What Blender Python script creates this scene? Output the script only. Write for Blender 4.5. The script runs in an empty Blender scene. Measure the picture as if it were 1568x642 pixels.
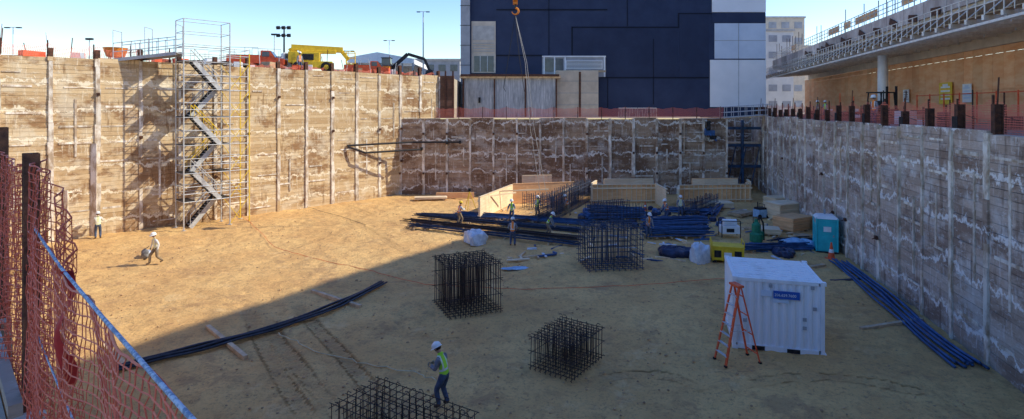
import bpy, math, random
import numpy as np
from mathutils import Vector, Matrix
random.seed(7); np.random.seed(7)
V=Vector
F=855.0; CZ=8.7; HY=165.0; CX=784.0
sc=bpy.context.scene
# ---- survey helpers: photo measurement -> metres on a real horizontal level / vertical plane
def G(px,py,z=0.0):
    y=(CZ-z)*F/(py-HY); return V(((px-CX)*y/F,y,z))
def D(px,y,z=0.0):
    return V(((px-CX)*y/F,y,z))
def ZH(py,y): return CZ-(py-HY)*y/F
# ------------------------------------------------------------------ materials
def nt(name):
    m=bpy.data.materials.new(name); m.use_nodes=True
    return m,m.node_tree.nodes,m.node_tree.links,m.node_tree.nodes['Principled BSDF']
def ramp(n,stops):
    r=n.new('ShaderNodeValToRGB'); e=r.color_ramp.elements
    while len(e)>1: e.remove(e[-1])
    e[0].position=stops[0][0]; e[0].color=stops[0][1] if len(stops[0][1])==4 else (*stops[0][1],1)
    for p,c in stops[1:]:
        k=e.new(p); k.color=c if len(c)==4 else (*c,1)
    return r
def pm(name,c1,c2=None,scale=4,rough=.8,metal=0,bump=0,bscale=None,stretch=(1,1,1),island=0,spec=.3,lo=.35,hi=.65):
    m,n,l,b=nt(name)
    if c2 is None: c2=tuple(x*.72 for x in c1)
    tc=n.new('ShaderNodeTexCoord'); mp=n.new('ShaderNodeMapping'); mp.inputs['Scale'].default_value=stretch
    l.new(tc.outputs['Object'],mp.inputs[0])
    no=n.new('ShaderNodeTexNoise'); no.inputs['Scale'].default_value=scale; no.inputs['Detail'].default_value=5; no.inputs['Roughness'].default_value=.65
    l.new(mp.outputs[0],no.inputs['Vector'])
    r=ramp(n,[(lo,c2),(hi,c1)]); l.new(no.outputs['Fac'],r.inputs[0])
    out=r.outputs[0]
    if island:
        g=n.new('ShaderNodeNewGeometry'); mr=n.new('ShaderNodeMapRange'); mr.inputs['To Min'].default_value=1-island; mr.inputs['To Max'].default_value=1+island
        l.new(g.outputs['Random Per Island'],mr.inputs[0])
        hv=n.new('ShaderNodeHueSaturation'); l.new(out,hv.inputs['Color']); l.new(mr.outputs[0],hv.inputs['Value']); out=hv.outputs[0]
    l.new(out,b.inputs['Base Color']); b.inputs['Roughness'].default_value=rough; b.inputs['Metallic'].default_value=metal
    b.inputs['Specular IOR Level'].default_value=spec
    if bump:
        n2=n.new('ShaderNodeTexNoise'); n2.inputs['Scale'].default_value=bscale or scale*5; n2.inputs['Detail'].default_value=4
        l.new(mp.outputs[0],n2.inputs['Vector'])
        bp=n.new('ShaderNodeBump'); bp.inputs['Strength'].default_value=bump; bp.inputs['Distance'].default_value=.03
        l.new(n2.outputs['Fac'],bp.inputs['Height']); l.new(bp.outputs[0],b.inputs['Normal'])
    return m
def mathn(n,l,op,a,b=None,c=None):
    x=n.new('ShaderNodeMath'); x.operation=op
    for i,s in enumerate((a,b,c)):
        if s is None: continue
        if isinstance(s,(int,float)): x.inputs[i].default_value=s
        else: l.new(s,x.inputs[i])
    return x.outputs[0]
def mixc(n,l,f,a,b,mode='MIX'):
    x=n.new('ShaderNodeMix'); x.data_type='RGBA'; x.blend_type=mode
    for s,k in ((f,0),(a,6),(b,7)):
        if isinstance(s,(int,float)): x.inputs[k].default_value=s
        elif isinstance(s,tuple): x.inputs[k].default_value=(*s,1)
        else: l.new(s,x.inputs[k])
    return x.outputs[2]
def smooth(n,l,v,a,b,o0=0.,o1=1.):
    x=n.new('ShaderNodeMapRange'); x.interpolation_type='SMOOTHSTEP'
    l.new(v,x.inputs[0]); x.inputs[1].default_value=a; x.inputs[2].default_value=b; x.inputs[3].default_value=o0; x.inputs[4].default_value=o1
    return x.outputs[0]
def noise(n,l,vec,scale,st=(1,1,1),off=0,detail=5,rough=.6,dist=0):
    mp=n.new('ShaderNodeMapping'); mp.inputs['Scale'].default_value=st; mp.inputs['Location'].default_value=(off,off*.7,off*1.3)
    l.new(vec,mp.inputs[0]); x=n.new('ShaderNodeTexNoise'); x.inputs['Scale'].default_value=scale; x.inputs['Detail'].default_value=detail
    x.inputs['Roughness'].default_value=rough; x.inputs['Distortion'].default_value=dist
    l.new(mp.outputs[0],x.inputs['Vector']); return x.outputs['Fac']
def wallmat(name,cols,white,amount,dark,seed,wcol,pitch=1.9,pl=.55,dk=(.45,.54,.85)):
    m,n,l,b=nt(name)
    tc=n.new('ShaderNodeTexCoord'); vec=tc.outputs['Object']
    sp=n.new('ShaderNodeSeparateXYZ'); l.new(vec,sp.inputs[0]); X,Z=sp.outputs[0],sp.outputs[2]
    g=n.new('ShaderNodeNewGeometry')
    r=ramp(n,[(0,cols[0]),(.35,cols[1]),(.7,cols[2]),(1,cols[3])]); l.new(g.outputs['Random Per Island'],r.inputs[0])
    grain=noise(n,l,vec,3,(1,1,14),seed,5,.7)
    c=mixc(n,l,smooth(n,l,grain,.3,.7),r.outputs[0],tuple(x*.62 for x in cols[1]),'MIX'); 
    c=mixc(n,l,.55,r.outputs[0],c)
    big=noise(n,l,vec,.26,(1,1,1.9),seed+3,6,.7)
    c=mixc(n,l,smooth(n,l,big,dk[0],dk[1],0,dk[2]),c,dark)
    pale=noise(n,l,vec,.5,(1,1,1.3),seed+9,6,.7)
    c=mixc(n,l,smooth(n,l,pale,.5,.66,0,pl),c,tuple(x*.82 for x in wcol))
    # leaked grout lines: wandering, roughly every couple of metres of height
    w1=noise(n,l,vec,.9,(1,1,.6),seed+20,6,.72)
    zz=mathn(n,l,'ADD',Z,mathn(n,l,'MULTIPLY',mathn(n,l,'SUBTRACT',w1,.5),2.2))
    fr=mathn(n,l,'FRACT',mathn(n,l,'DIVIDE',zz,pitch))
    dd=mathn(n,l,'ABSOLUTE',mathn(n,l,'SUBTRACT',fr,.5))
    thick=noise(n,l,vec,2.2,(1,1,1),seed+31,4,.6)
    line=smooth(n,l,mathn(n,l,'SUBTRACT',dd,mathn(n,l,'MULTIPLY',mathn(n,l,'SUBTRACT',thick,.36),.22)),0,.03,1,0)
    gate=smooth(n,l,noise(n,l,vec,.55,(1,1,1),seed+40,3,.5),.42-.1*amount,.52-.1*amount)
    line=mathn(n,l,'MULTIPLY',line,gate)
    drip=smooth(n,l,noise(n,l,vec,1.6,(2.6,1,.35),seed+50,6,.75),.59-.04*amount,.65)
    spots=smooth(n,l,noise(n,l,vec,2.6,(.7,1,1.6),seed+60,7,.8),.60-.05*amount,.65)
    msk=mathn(n,l,'MAXIMUM',line,mathn(n,l,'MAXIMUM',mathn(n,l,'MULTIPLY',drip,.6),mathn(n,l,'MULTIPLY',spots,.75)))
    c=mixc(n,l,mathn(n,l,'MULTIPLY',msk,white),c,wcol)
    rr=smooth(n,l,noise(n,l,vec,1.1,(2,1,.25),seed+70,5,.7),.57,.68,0,.7)
    c=mixc(n,l,rr,c,tuple(x*.8 for x in dark))
    l.new(c,b.inputs['Base Color']); b.inputs['Roughness'].default_value=.9; b.inputs['Specular IOR Level'].default_value=.15
    bp=n.new('ShaderNodeBump'); bp.inputs['Strength'].default_value=.5; bp.inputs['Distance'].default_value=.03
    h=mathn(n,l,'ADD',mathn(n,l,'MULTIPLY',grain,.5),msk)
    l.new(h,bp.inputs['Height']); l.new(bp.outputs[0],b.inputs['Normal'])
    return m
M={}
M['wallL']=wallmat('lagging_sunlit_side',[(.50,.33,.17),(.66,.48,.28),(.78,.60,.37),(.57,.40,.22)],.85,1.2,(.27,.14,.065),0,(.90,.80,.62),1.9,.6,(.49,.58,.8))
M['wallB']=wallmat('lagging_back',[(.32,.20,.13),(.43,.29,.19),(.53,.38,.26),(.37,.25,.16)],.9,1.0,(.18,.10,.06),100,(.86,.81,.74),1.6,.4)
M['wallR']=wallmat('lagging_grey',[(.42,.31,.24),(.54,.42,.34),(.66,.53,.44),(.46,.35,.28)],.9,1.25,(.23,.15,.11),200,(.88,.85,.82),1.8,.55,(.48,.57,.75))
M['strip']=pm('grouted_pile_face',(.84,.78,.69),(.44,.33,.23),2.5,.9,0,.5,20,(1,1,.5),.18,lo=.4,hi=.6)
M['rust']=pm('rusty_steel',(.17,.075,.045),(.06,.035,.03),6,.75,.3,.3)
M['dark']=pm('dark_steel',(.045,.045,.05),(.02,.02,.023),8,.55,.4)
M['rebar']=pm('rebar_steel',(.09,.06,.05),(.035,.03,.032),5,.6,.3,island=.4)
M['rebarb']=pm('epoxy_rebar',(.065,.09,.15),(.025,.035,.06),4,.5,.1,island=.5)
M['bluepipe']=pm('blue_conduit',(.05,.13,.30),(.03,.07,.17),3,.45,0,island=.45)
M['ply']=pm('plywood_fresh',(.90,.74,.52),(.78,.58,.36),1.5,.75,0,.1,20,(1,1,6),.1)
M['plyo']=pm('plywood_orange',(.90,.55,.28),(.76,.42,.20),1.2,.75,0,.1,20,(1,1,5),.15)
M['wood']=pm('lumber',(.68,.51,.33),(.42,.29,.18),3,.8,0,.2,20,(1,1,1),.3)
M['galv']=pm('galvanised_steel',(.66,.67,.68),(.46,.47,.48),6,.5,.3)
M['yel']=pm('yellow_paint',(.88,.62,.04),(.70,.45,.03),3,.5)
M['whitep']=pm('white_paint',(.86,.87,.88),(.72,.73,.75),1.6,.5,lo=.3,hi=.6)
M['container']=pm('container_white_paint',(.86,.87,.90),(.66,.65,.66),1.3,.5,0,.05,30,(1,1,.35),lo=.25,hi=.48)
M['teal']=pm('teal_plastic',(.04,.55,.60),(.03,.42,.48),2,.45)
M['bluesign']=pm('blue_sign',(.03,.13,.50),(.03,.10,.42),2,.5)
M['red']=pm('red_orange_plastic',(.88,.14,.05),(.68,.09,.03),3,.5)
M['orange']=pm('orange_paint',(.9,.32,.04),(.7,.2,.03),3,.5)
M['black']=pm('black_rubber',(.025,.025,.028),(.014,.014,.014),4,.7)
M['hose']=pm('black_pipe',(.05,.058,.085),(.025,.03,.045),4,.45)
M['conc']=pm('concrete',(.58,.56,.52),(.44,.42,.39),1.5,.9,0,.2,12)
M['lconc']=pm('light_precast',(.80,.78,.74),(.70,.68,.64),.6,.9)
M['bag']=pm('white_woven_bag',(.80,.84,.88),(.48,.53,.62),3,.7,0,.9,5)
M['tarp']=pm('dark_blue_tarp',(.035,.05,.11),(.015,.02,.05),3,.4,0,.8,5)
M['tarpl']=pm('light_blue_tarp',(.40,.60,.80),(.22,.38,.56),3,.5,0,.8,5)
M['navy']=pm('navy_coating',(.036,.052,.108),(.024,.036,.080),.35,.6,0,.1,3)
M['navyd']=pm('navy_seam',(.008,.012,.028),None,1,.7)
M['bluegrey']=pm('pale_blue_panel',(.68,.76,.88),(.60,.68,.80),.5,.6)
M['whitew']=pm('white_panel',(.92,.92,.94),(.84,.85,.87),.4,.6)
M['beige']=pm('beige_panel',(.70,.60,.48),(.56,.48,.38),1,.8)
M['grey']=pm('grey_panel',(.42,.43,.46),(.31,.32,.34),.8,.7)
M['green']=pm('green_paint',(.03,.26,.14),(.02,.14,.08),4,.5)
M['glass']=pm('dark_glass',(.08,.10,.13),(.05,.06,.08),2,.12,0,spec=.6)
M['cord']=pm('pale_rope',(.75,.66,.42),None,4,.8)
M['rope']=pm('blue_white_rope',(.55,.60,.68),(.22,.28,.38),40,.7,lo=.45,hi=.55)
M['netr']=pm('orange_net_plastic',(.90,.21,.11),(.68,.12,.06),3,.5)
m,n,l,b=nt('plywood_hoarding'); tc=n.new('ShaderNodeTexCoord')
no=noise(n,l,tc.outputs['Object'],.7,(1,1,3),5,5,.65)
g=n.new('ShaderNodeNewGeometry')
c=mixc(n,l,smooth(n,l,no,.35,.65),(.88,.40,.18),(.95,.54,.28))
hv=n.new('ShaderNodeHueSaturation'); l.new(c,hv.inputs['Color']); mr=n.new('ShaderNodeMapRange'); mr.inputs['To Min'].default_value=.84; mr.inputs['To Max'].default_value=1.04
l.new(g.outputs['Random Per Island'],mr.inputs[0]); l.new(mr.outputs[0],hv.inputs['Value']); l.new(hv.outputs[0],b.inputs['Base Color']); b.inputs['Roughness'].default_value=.8
M['osb']=m
# plastic safety mesh (holes are real transparency in the sheet)
def meshmat(name,col,cell=.09,solid=.2):
    m,n,l,b=nt(name); tc=n.new('ShaderNodeTexCoord'); sp=n.new('ShaderNodeSeparateXYZ'); l.new(tc.outputs['UV'],sp.inputs[0])
    fx=mathn(n,l,'FRACT',mathn(n,l,'DIVIDE',sp.outputs[0],cell)); fz=mathn(n,l,'FRACT',mathn(n,l,'DIVIDE',sp.outputs[1],cell))
    a=mathn(n,l,'LESS_THAN',fx,solid); c=mathn(n,l,'LESS_THAN',fz,solid); a=mathn(n,l,'MAXIMUM',a,c)
    l.new(a,b.inputs['Alpha']); b.inputs['Base Color'].default_value=(*col,1); b.inputs['Roughness'].default_value=.6
    return m
M['mesh']=meshmat('orange_safety_mesh',(.90,.22,.14))
# ------------------------------------------------------------------ mesh builder
class MB:
    def __init__(s): s.v=[];s.f=[];s.m=[]
    def add(s,vs,fs,mat=0):
        o=len(s.v); s.v+= [tuple(p) for p in vs]; s.f+=[tuple(i+o for i in f) for f in fs]; s.m+=[mat]*len(fs)
    def box(s,c,d,mat=0,R=None):
        c=V(c); vs=[]
        for x in(-.5,.5):
            for y in(-.5,.5):
                for z in(-.5,.5):
                    p=V((x*d[0],y*d[1],z*d[2])); vs.append(c+(R@p if R else p))
        s.add(vs,[(0,1,3,2),(4,6,7,5),(0,4,5,1),(2,3,7,6),(0,2,6,4),(1,5,7,3)],mat)
    def bx(s,x0,x1,y0,y1,z0,z1,mat=0): s.box(((x0+x1)/2,(y0+y1)/2,(z0+z1)/2),(abs(x1-x0),abs(y1-y0),abs(z1-z0)),mat)
    def beam(s,a,b,w,h,mat=0):
        a=V(a);b=V(b);d=b-a;L=d.length; q=d.normalized()
        up=V((0,0,1)) if abs(q.z)<.98 else V((1,0,0)); x=q.cross(up).normalized(); z=x.cross(q)
        R=Matrix((x,q,z)).transposed(); s.box((a+b)/2,(w,L,h),mat,R)
    def tube(s,pts,r,n=6,mat=0,caps=True):
        pts=[V(p) for p in pts]; k=len(pts); rs=r if isinstance(r,(list,tuple)) else [r]*k; vs=[]
        px=None
        for i,p in enumerate(pts):
            t=(pts[min(i+1,k-1)]-pts[max(i-1,0)]).normalized()
            if px is None:
                up=V((0,0,1)) if abs(t.z)<.9 else V((1,0,0)); px=t.cross(up).normalized()
            else: px=(px-t*px.dot(t)).normalized()
            py=t.cross(px)
            for j in range(n):
                a=2*math.pi*j/n; vs.append(p+(px*math.cos(a)+py*math.sin(a))*rs[i])
        fs=[(i*n+j,i*n+(j+1)%n,(i+1)*n+(j+1)%n,(i+1)*n+j) for i in range(k-1) for j in range(n)]
        if caps: fs+=[tuple(range(n))[::-1],tuple((k-1)*n+j for j in range(n))]
        s.add(vs,fs,mat)
    def lathe(s,prof,c,n=16,mat=0,R=None,sx=1,sy=1):
        c=V(c);vs=[]
        for r,z in prof:
            for j in range(n):
                a=2*math.pi*j/n;p=V((r*math.cos(a)*sx,r*math.sin(a)*sy,z)); vs.append(c+(R@p if R else p))
        k=len(prof); fs=[(i*n+j,i*n+(j+1)%n,(i+1)*n+(j+1)%n,(i+1)*n+j) for i in range(k-1) for j in range(n)]
        fs+=[tuple(range(n))[::-1],tuple((k-1)*n+j for j in range(n))]
        s.add(vs,fs,mat)
    def grid(s,fn,nu,nv,mat=0):
        vs=[fn(i/nu,j/nv) for i in range(nu+1) for j in range(nv+1)]
        s.add(vs,[(i*(nv+1)+j,(i+1)*(nv+1)+j,(i+1)*(nv+1)+j+1,i*(nv+1)+j+1) for i in range(nu) for j in range(nv)],mat)
    def obj(s,name,mats,loc=(0,0,0),rot=0,parent=None,smooth=False,bevel=0):
        me=bpy.data.meshes.new(name); me.from_pydata(s.v,[],s.f); 
        for mm in mats: me.materials.append(M[mm] if isinstance(mm,str) else mm)
        me.polygons.foreach_set('material_index',s.m)
        if smooth: me.polygons.foreach_set('use_smooth',[True]*len(s.f))
        me.update(); o=bpy.data.objects.new(name,me); sc.collection.objects.link(o)
        o.location=loc; o.rotation_euler=(0,0,rot)
        if parent: o.parent=parent
        if bevel:
            bv=o.modifiers.new('bevel','BEVEL'); bv.width=bevel; bv.segments=2; bv.limit_method='ANGLE'
        return o
def ang(u): return math.atan2(u[1],u[0])
# ------------------------------------------------------------------ ground
def vnoise(X,Y,s,seed):
    rs=np.random.RandomState(seed); g=rs.rand(256,256)
    x=X/s+500.3; y=Y/s+500.7; xi=np.floor(x).astype(int); yi=np.floor(y).astype(int); fx=x-xi; fy=y-yi
    fx=fx*fx*(3-2*fx); fy=fy*fy*(3-2*fy); a=g[xi%256,yi%256];b_=g[(xi+1)%256,yi%256];c_=g[xi%256,(yi+1)%256];d_=g[(xi+1)%256,(yi+1)%256]
    return (a*(1-fx)+b_*fx)*(1-fy)+(c_*(1-fx)+d_*fx)*fy-.5
st=.12
xs=np.arange(-36,28.6,st); ys=np.arange(-7,64.6,st); nx,ny=len(xs),len(ys)
XX,YY=np.meshgrid(xs,ys,indexing='ij')
H=.14*vnoise(XX,YY,6,1)+.10*vnoise(XX,YY,2.1,2)+.07*vnoise(XX,YY,.8,3)+.06*vnoise(XX,YY,.36,4)+.045*vnoise(XX,YY,.17,5)
foot=vnoise(XX,YY,.45,8)*np.clip(.5+1.5*vnoise(XX,YY,5,9),0,1); H-=.18*np.clip(foot-.14,0,1)
tm=np.zeros_like(XX); tu=np.zeros_like(XX)
def gp(l): return [G(*p) for p in l]
tracks=[gp([(395,470),(440,540),(520,640),(560,700)]),gp([(455,470),(510,530),(610,640)]),
 gp([(200,430),(330,395),(450,380),(560,330),(600,310)]),gp([(440,305),(510,325),(560,350),(640,400)]),gp([(760,640),(900,585),(1000,570),(1100,600)]),
 gp([(560,500),(680,520),(790,500),(1000,450),(1110,430)]),gp([(380,480),(420,560),(470,640)]),gp([(480,300),(540,318),(620,352)]),gp([(1000,640),(1080,600),(1250,580),(1400,600)])]
for ti,T in enumerate(tracks):
    P=[np.array(p[:2]) for p in T]; Q=[]
    for i in range(len(P)-1):
        p0=P[max(i-1,0)];p1=P[i];p2=P[i+1];p3=P[min(i+2,len(P)-1)]
        for k in range(5):
            t=k/5; Q.append(.5*((2*p1)+(-p0+p2)*t+(2*p0-5*p1+4*p2-p3)*t*t+(-p0+3*p1-3*p2+p3)*t**3))
    Q.append(P[-1]); s0=0
    bd=np.full_like(XX,9.); bu=np.zeros_like(XX)
    for a,b2 in zip(Q[:-1],Q[1:]):
        d=b2-a; L=np.hypot(*d); 
        if L<1e-4: continue
        t=np.clip(((XX-a[0])*d[0]+(YY-a[1])*d[1])/L**2,0,1)
        dist=np.hypot(XX-a[0]-t*d[0],YY-a[1]-t*d[1]); k=dist<bd
        bd=np.where(k,dist,bd); bu=np.where(k,s0+t*L,bu); s0+=L
    amp=1. if ti in(0,1,6) else .5
    fade=amp*np.clip(.6+1.6*vnoise(XX,YY,2.4,30+ti),0,1)
    msk=fade*np.clip((.30-bd)/.12,0,1); H-=.03*msk; H+=.025*fade*np.exp(-((bd-.42)/.12)**2); k=msk>tm; tm=np.where(k,msk,tm); tu=np.where(k,bu,tu)
nv=nx*ny
co=np.stack([XX,YY,H],-1).reshape(-1,3)
ii,jj=np.meshgrid(np.arange(nx-1),np.arange(ny-1),indexing='ij'); i0=(ii*ny+jj).ravel()
quads=np.stack([i0,i0+ny,i0+ny+1,i0+1],-1)
ext=[];ef=[]
def epoly(pts):
    o=nv+len(ext); ext.extend(pts); ef.append([o+i for i in range(len(pts))])
B=2500.
ZR=7.6;ZL=11.85;ZN=6.6
epoly([(27.6,64.1,ZR),(9.95,-6,ZR),(9.95,-B,ZR),(B,-B,ZR),(B,64.1,ZR)])
epoly([(-11.1,56.1,ZR),(21.4,56.1,ZR),(21.4,64.1,ZR),(-6.3,64.1,ZR),(-6.3,60,ZR),(-7.9,59.6,ZR)])
epoly([(-6.3,64.1,ZR),(B,64.1,ZR),(B,B,ZR),(-6.3,B,ZR)])
epoly([(-33.2,32.2,ZL),(-8.0,59.6,ZL),(-6.3,60.1,ZL),(-6.3,B,ZL),(-B,B,ZL),(-B,32.2,ZL)])
epoly([(-33.2,32.3,ZN),(.1,.4,ZN),(9.84,-6.1,ZN),(9.84,-B,ZN),(-B,-B,ZN),(-B,32.3,ZN)][::-1])
epoly([(-33.2,32.2,ZN),(-33.2,32.2,ZL),(-B,32.2,ZL),(-B,32.2,ZN)])
epoly([(-6.3,60.1,ZR),(-6.3,60.1,ZL),(-6.3,B,ZL),(-6.3,B,ZR)])
epoly([(9.84,-6,ZN),(9.84,-6,ZR),(9.84,-B,ZR),(9.84,-B,ZN)])
me=bpy.data.meshes.new('ground')
allv=np.vstack([co,np.array(ext)]); me.vertices.add(len(allv)); me.vertices.foreach_set('co',allv.ravel())
li=list(quads.ravel())+[i for f in ef for i in f]
nq=len(quads); starts=list(range(0,nq*4,4)); s=nq*4
for f in ef: starts.append(s); s+=len(f)
me.loops.add(len(li)); me.loops.foreach_set('vertex_index',np.array(li,dtype=np.int32))
me.polygons.add(len(starts)); me.polygons.foreach_set('loop_start',np.array(starts,dtype=np.int32))
mi=np.zeros(len(starts),dtype=np.int32); mi[nq:]=1
me.update(calc_edges=True); me.validate(); me.polygons.foreach_set('material_index',mi)
sm=np.zeros(len(starts),dtype=bool); sm[:nq]=True; me.polygons.foreach_set('use_smooth',sm)
for nm,arr in(('trk',tm),('tru',tu)):
    at=me.attributes.new(nm,'FLOAT','POINT'); full=np.zeros(len(allv)); full[:nv]=arr.ravel(); at.data.foreach_set('value',full)
m,n,l,b=nt('sandy_soil'); tc=n.new('ShaderNodeTexCoord'); vec=tc.outputs['Object']
a1=noise(n,l,vec,.25,(1,1,1),3,5,.6); a2=noise(n,l,vec,1.6,(1,1,1),9,7,.75); a3=noise(n,l,vec,9,(1,1,1),2,6,.75)
c=mixc(n,l,smooth(n,l,a1,.35,.65),(.72,.43,.175),(.84,.54,.225))
c=mixc(n,l,smooth(n,l,a2,.46,.64,0,.6),c,(.54,.31,.14))
c=mixc(n,l,smooth(n,l,a3,.50,.66,0,.7),c,(.40,.24,.12))
c=mixc(n,l,smooth(n,l,noise(n,l,vec,.6,(1,1,1),44,6,.8),.56,.68,0,.5),c,(.86,.62,.32))
c=mixc(n,l,smooth(n,l,noise(n,l,vec,.35,(1,1,1),77,7,.78),.54,.63,0,.55),c,(.42,.25,.13))
c=mixc(n,l,smooth(n,l,noise(n,l,vec,4.0,(1,1,1),91,4,.7),.60,.68,0,.6),c,(.34,.20,.11))
at=n.new('ShaderNodeAttribute'); at.attribute_name='trk'; au=n.new('ShaderNodeAttribute'); au.attribute_name='tru'
sw=mathn(n,l,'SINE',mathn(n,l,'MULTIPLY',au.outputs['Fac'],2*math.pi/.28))
tr=mathn(n,l,'MULTIPLY',sw,at.outputs['Fac'])
c=mixc(n,l,mathn(n,l,'MULTIPLY',at.outputs['Fac'],.35),c,(.36,.21,.11))
l.new(c,b.inputs['Base Color']); b.inputs['Roughness'].default_value=.95; b.inputs['Specular IOR Level'].default_value=.1
h=mathn(n,l,'ADD',mathn(n,l,'MULTIPLY',a3,.8),mathn(n,l,'ADD',mathn(n,l,'MULTIPLY',a2,1.),mathn(n,l,'MULTIPLY',tr,.3)))
bp=n.new('ShaderNodeBump'); bp.inputs['Strength'].default_value=1.; bp.inputs['Distance'].default_value=.09; l.new(h,bp.inputs['Height']); l.new(bp.outputs[0],b.inputs['Normal'])
me.materials.append(m); me.materials.append(pm('compacted_fill',(.50,.44,.36),(.34,.30,.25),.4,.95,0,.3,8))
go=bpy.data.objects.new('ground',me); sc.collection.objects.link(go)
mb=MB()
for i in range(2200):
    p=G(random.uniform(60,1500),165+8.7*855/random.uniform(15.0,48)); r=random.uniform(.012,.055)
    if p.x>11.0+.25*p.y: continue
    mb.lathe([(r*.3,-r*.5),(r,-.1*r),(r*.8,r*.4),(r*.2,r*.7)],(p.x,p.y,r*.3),5,0,Matrix.Rotation(random.random()*6,3,'Z'),random.uniform(.7,1.3),1)
mb.obj('soil_clods',[pm('dry_clods',(.66,.42,.22),(.30,.19,.11),3,.95)])
# ------------------------------------------------------------------ retaining walls
def wall(p0,p1,zt,mat,seed,bay=2.4,zb=-.3,name='retaining_wall',piletop=.0,anchor=.5):
    rnd=random.Random(seed); p0=V((*p0,0));p1=V((*p1,0));u=(p1-p0);L=u.length;u.normalize()
    mb=MB(); nb=max(1,round(L/bay)); bw=L/nb
    mb.bx(0,L,.06,.35,zb,zt-.05,0)
    for i in range(nb):
        x0=i*bw; z=zb
        bo=rnd.uniform(-.03,.03)
        while z<zt-.02:
            h=rnd.choice((.24,.29,.3,.32)); h=min(h,zt-z) if z+h<zt-.1 else zt-z
            j=rnd.uniform(-.014,.014)+bo
            z2=z+h+ (rnd.uniform(-.15,.12) if z+h>=zt-.02 else 0)
            g_=rnd.uniform(.003,.010)
            mb.bx(x0+.02,x0+bw-.02,-.04+j,.06,z+g_,z2-g_,0); z+=h
        if rnd.random()<.6:
            xx=x0+rnd.uniform(.6,bw-.6); za=rnd.uniform(0,zt*.5); zb2=min(zt,za+rnd.uniform(1.5,5)); mb.bx(xx-.06,xx+.06,-.09,-.03,za,zb2,1)
        for k in range(int(zt/1.3)):
            if rnd.random()<.55:
                zc=k*1.3+rnd.choice((.5,.9,1.1)); xa=x0+rnd.uniform(.1,.8); mb.bx(xa,min(x0+bw-.1,xa+rnd.uniform(.6,1.9)),-.085,-.03,zc,zc+rnd.uniform(.06,.14),1)
    for i in range(nb+1):
        x=i*bw; w=rnd.uniform(.07,.14); z=zb
        while z<zt-.05:
            h=rnd.uniform(.8,2.6); z2=min(zt,z+h); mb.bx(x-w*rnd.uniform(.8,1.3),x+w*rnd.uniform(.8,1.3),-.13+rnd.uniform(-.015,.015),.05,z,z2-.01,1 if rnd.random()<.85 else 0); z=z2
        for zc in (zt*.28,zt*.55,zt*.8):
            if rnd.random()<anchor:
                mb.box((x,-.2,zc),(.18,.12,.18),2,Matrix.Rotation(.3,3,'X')); mb.tube([(x,-.27,zc-.02),(x,-.38,zc-.08)],.022,6,2)
        if piletop:
            hh=piletop*rnd.uniform(.6,1.15)
            mb.bx(x-.14,x+.14,-.06,-.04,zt,zt+hh,2); mb.bx(x-.14,x+.14,.20,.22,zt,zt+hh,2); mb.bx(x-.01,x+.01,-.04,.20,zt,zt+hh,2)
    return mb.obj(name,[mat,'strip','rust'],p0,ang(u))
UL=V((.679,.734,0)); NL=V((.734,-.679,0)); PL=V((-29.7,36,0))
def WL(t,z=0,n=0): 
    p=PL+UL*t+NL*n; p.z=z; return p
wall(WL(-5)[:2],WL(32.2)[:2],12.0,'wallL',1,piletop=.9,anchor=.35)
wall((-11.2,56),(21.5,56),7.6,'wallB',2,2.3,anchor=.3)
wall((27.53,64),(9.84,-6),7.85,'wallR',3,2.3,anchor=.12)
wall((9.84,-6),(.15,.45),6.6,'wallR',4)
wall((.15,.45),(-33.1,32.3),6.6,'wallR',5)
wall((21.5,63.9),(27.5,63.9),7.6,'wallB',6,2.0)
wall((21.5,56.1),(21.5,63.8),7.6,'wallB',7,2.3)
mb=MB()
mb.bx(-8.0,-6.2,59.7,60,7.6,12.1,0)
for i in range(14): mb.bx(-8.0,-6.2,59.62,59.7,7.65+i*.31,7.93+i*.31,0)
for x in(-7.9,-7.1,-6.3): mb.bx(x-.08,x+.08,59.5,59.62,7.6,12.6,1)
mb.obj('retaining_wall',[pm('dark_stained_lagging',(.22,.11,.07),(.12,.07,.05),2,.9,island=.4),'rust'])
mb=MB(); mb.beam(WL(2.2,0,.17),WL(2.2,6.3,.17),.06,.4,0); mb.beam(WL(.7,0,.17),WL(.7,3.3,.17),.06,.3,0)
mb.obj('drainage_mat_strip',['strip'])
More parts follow.
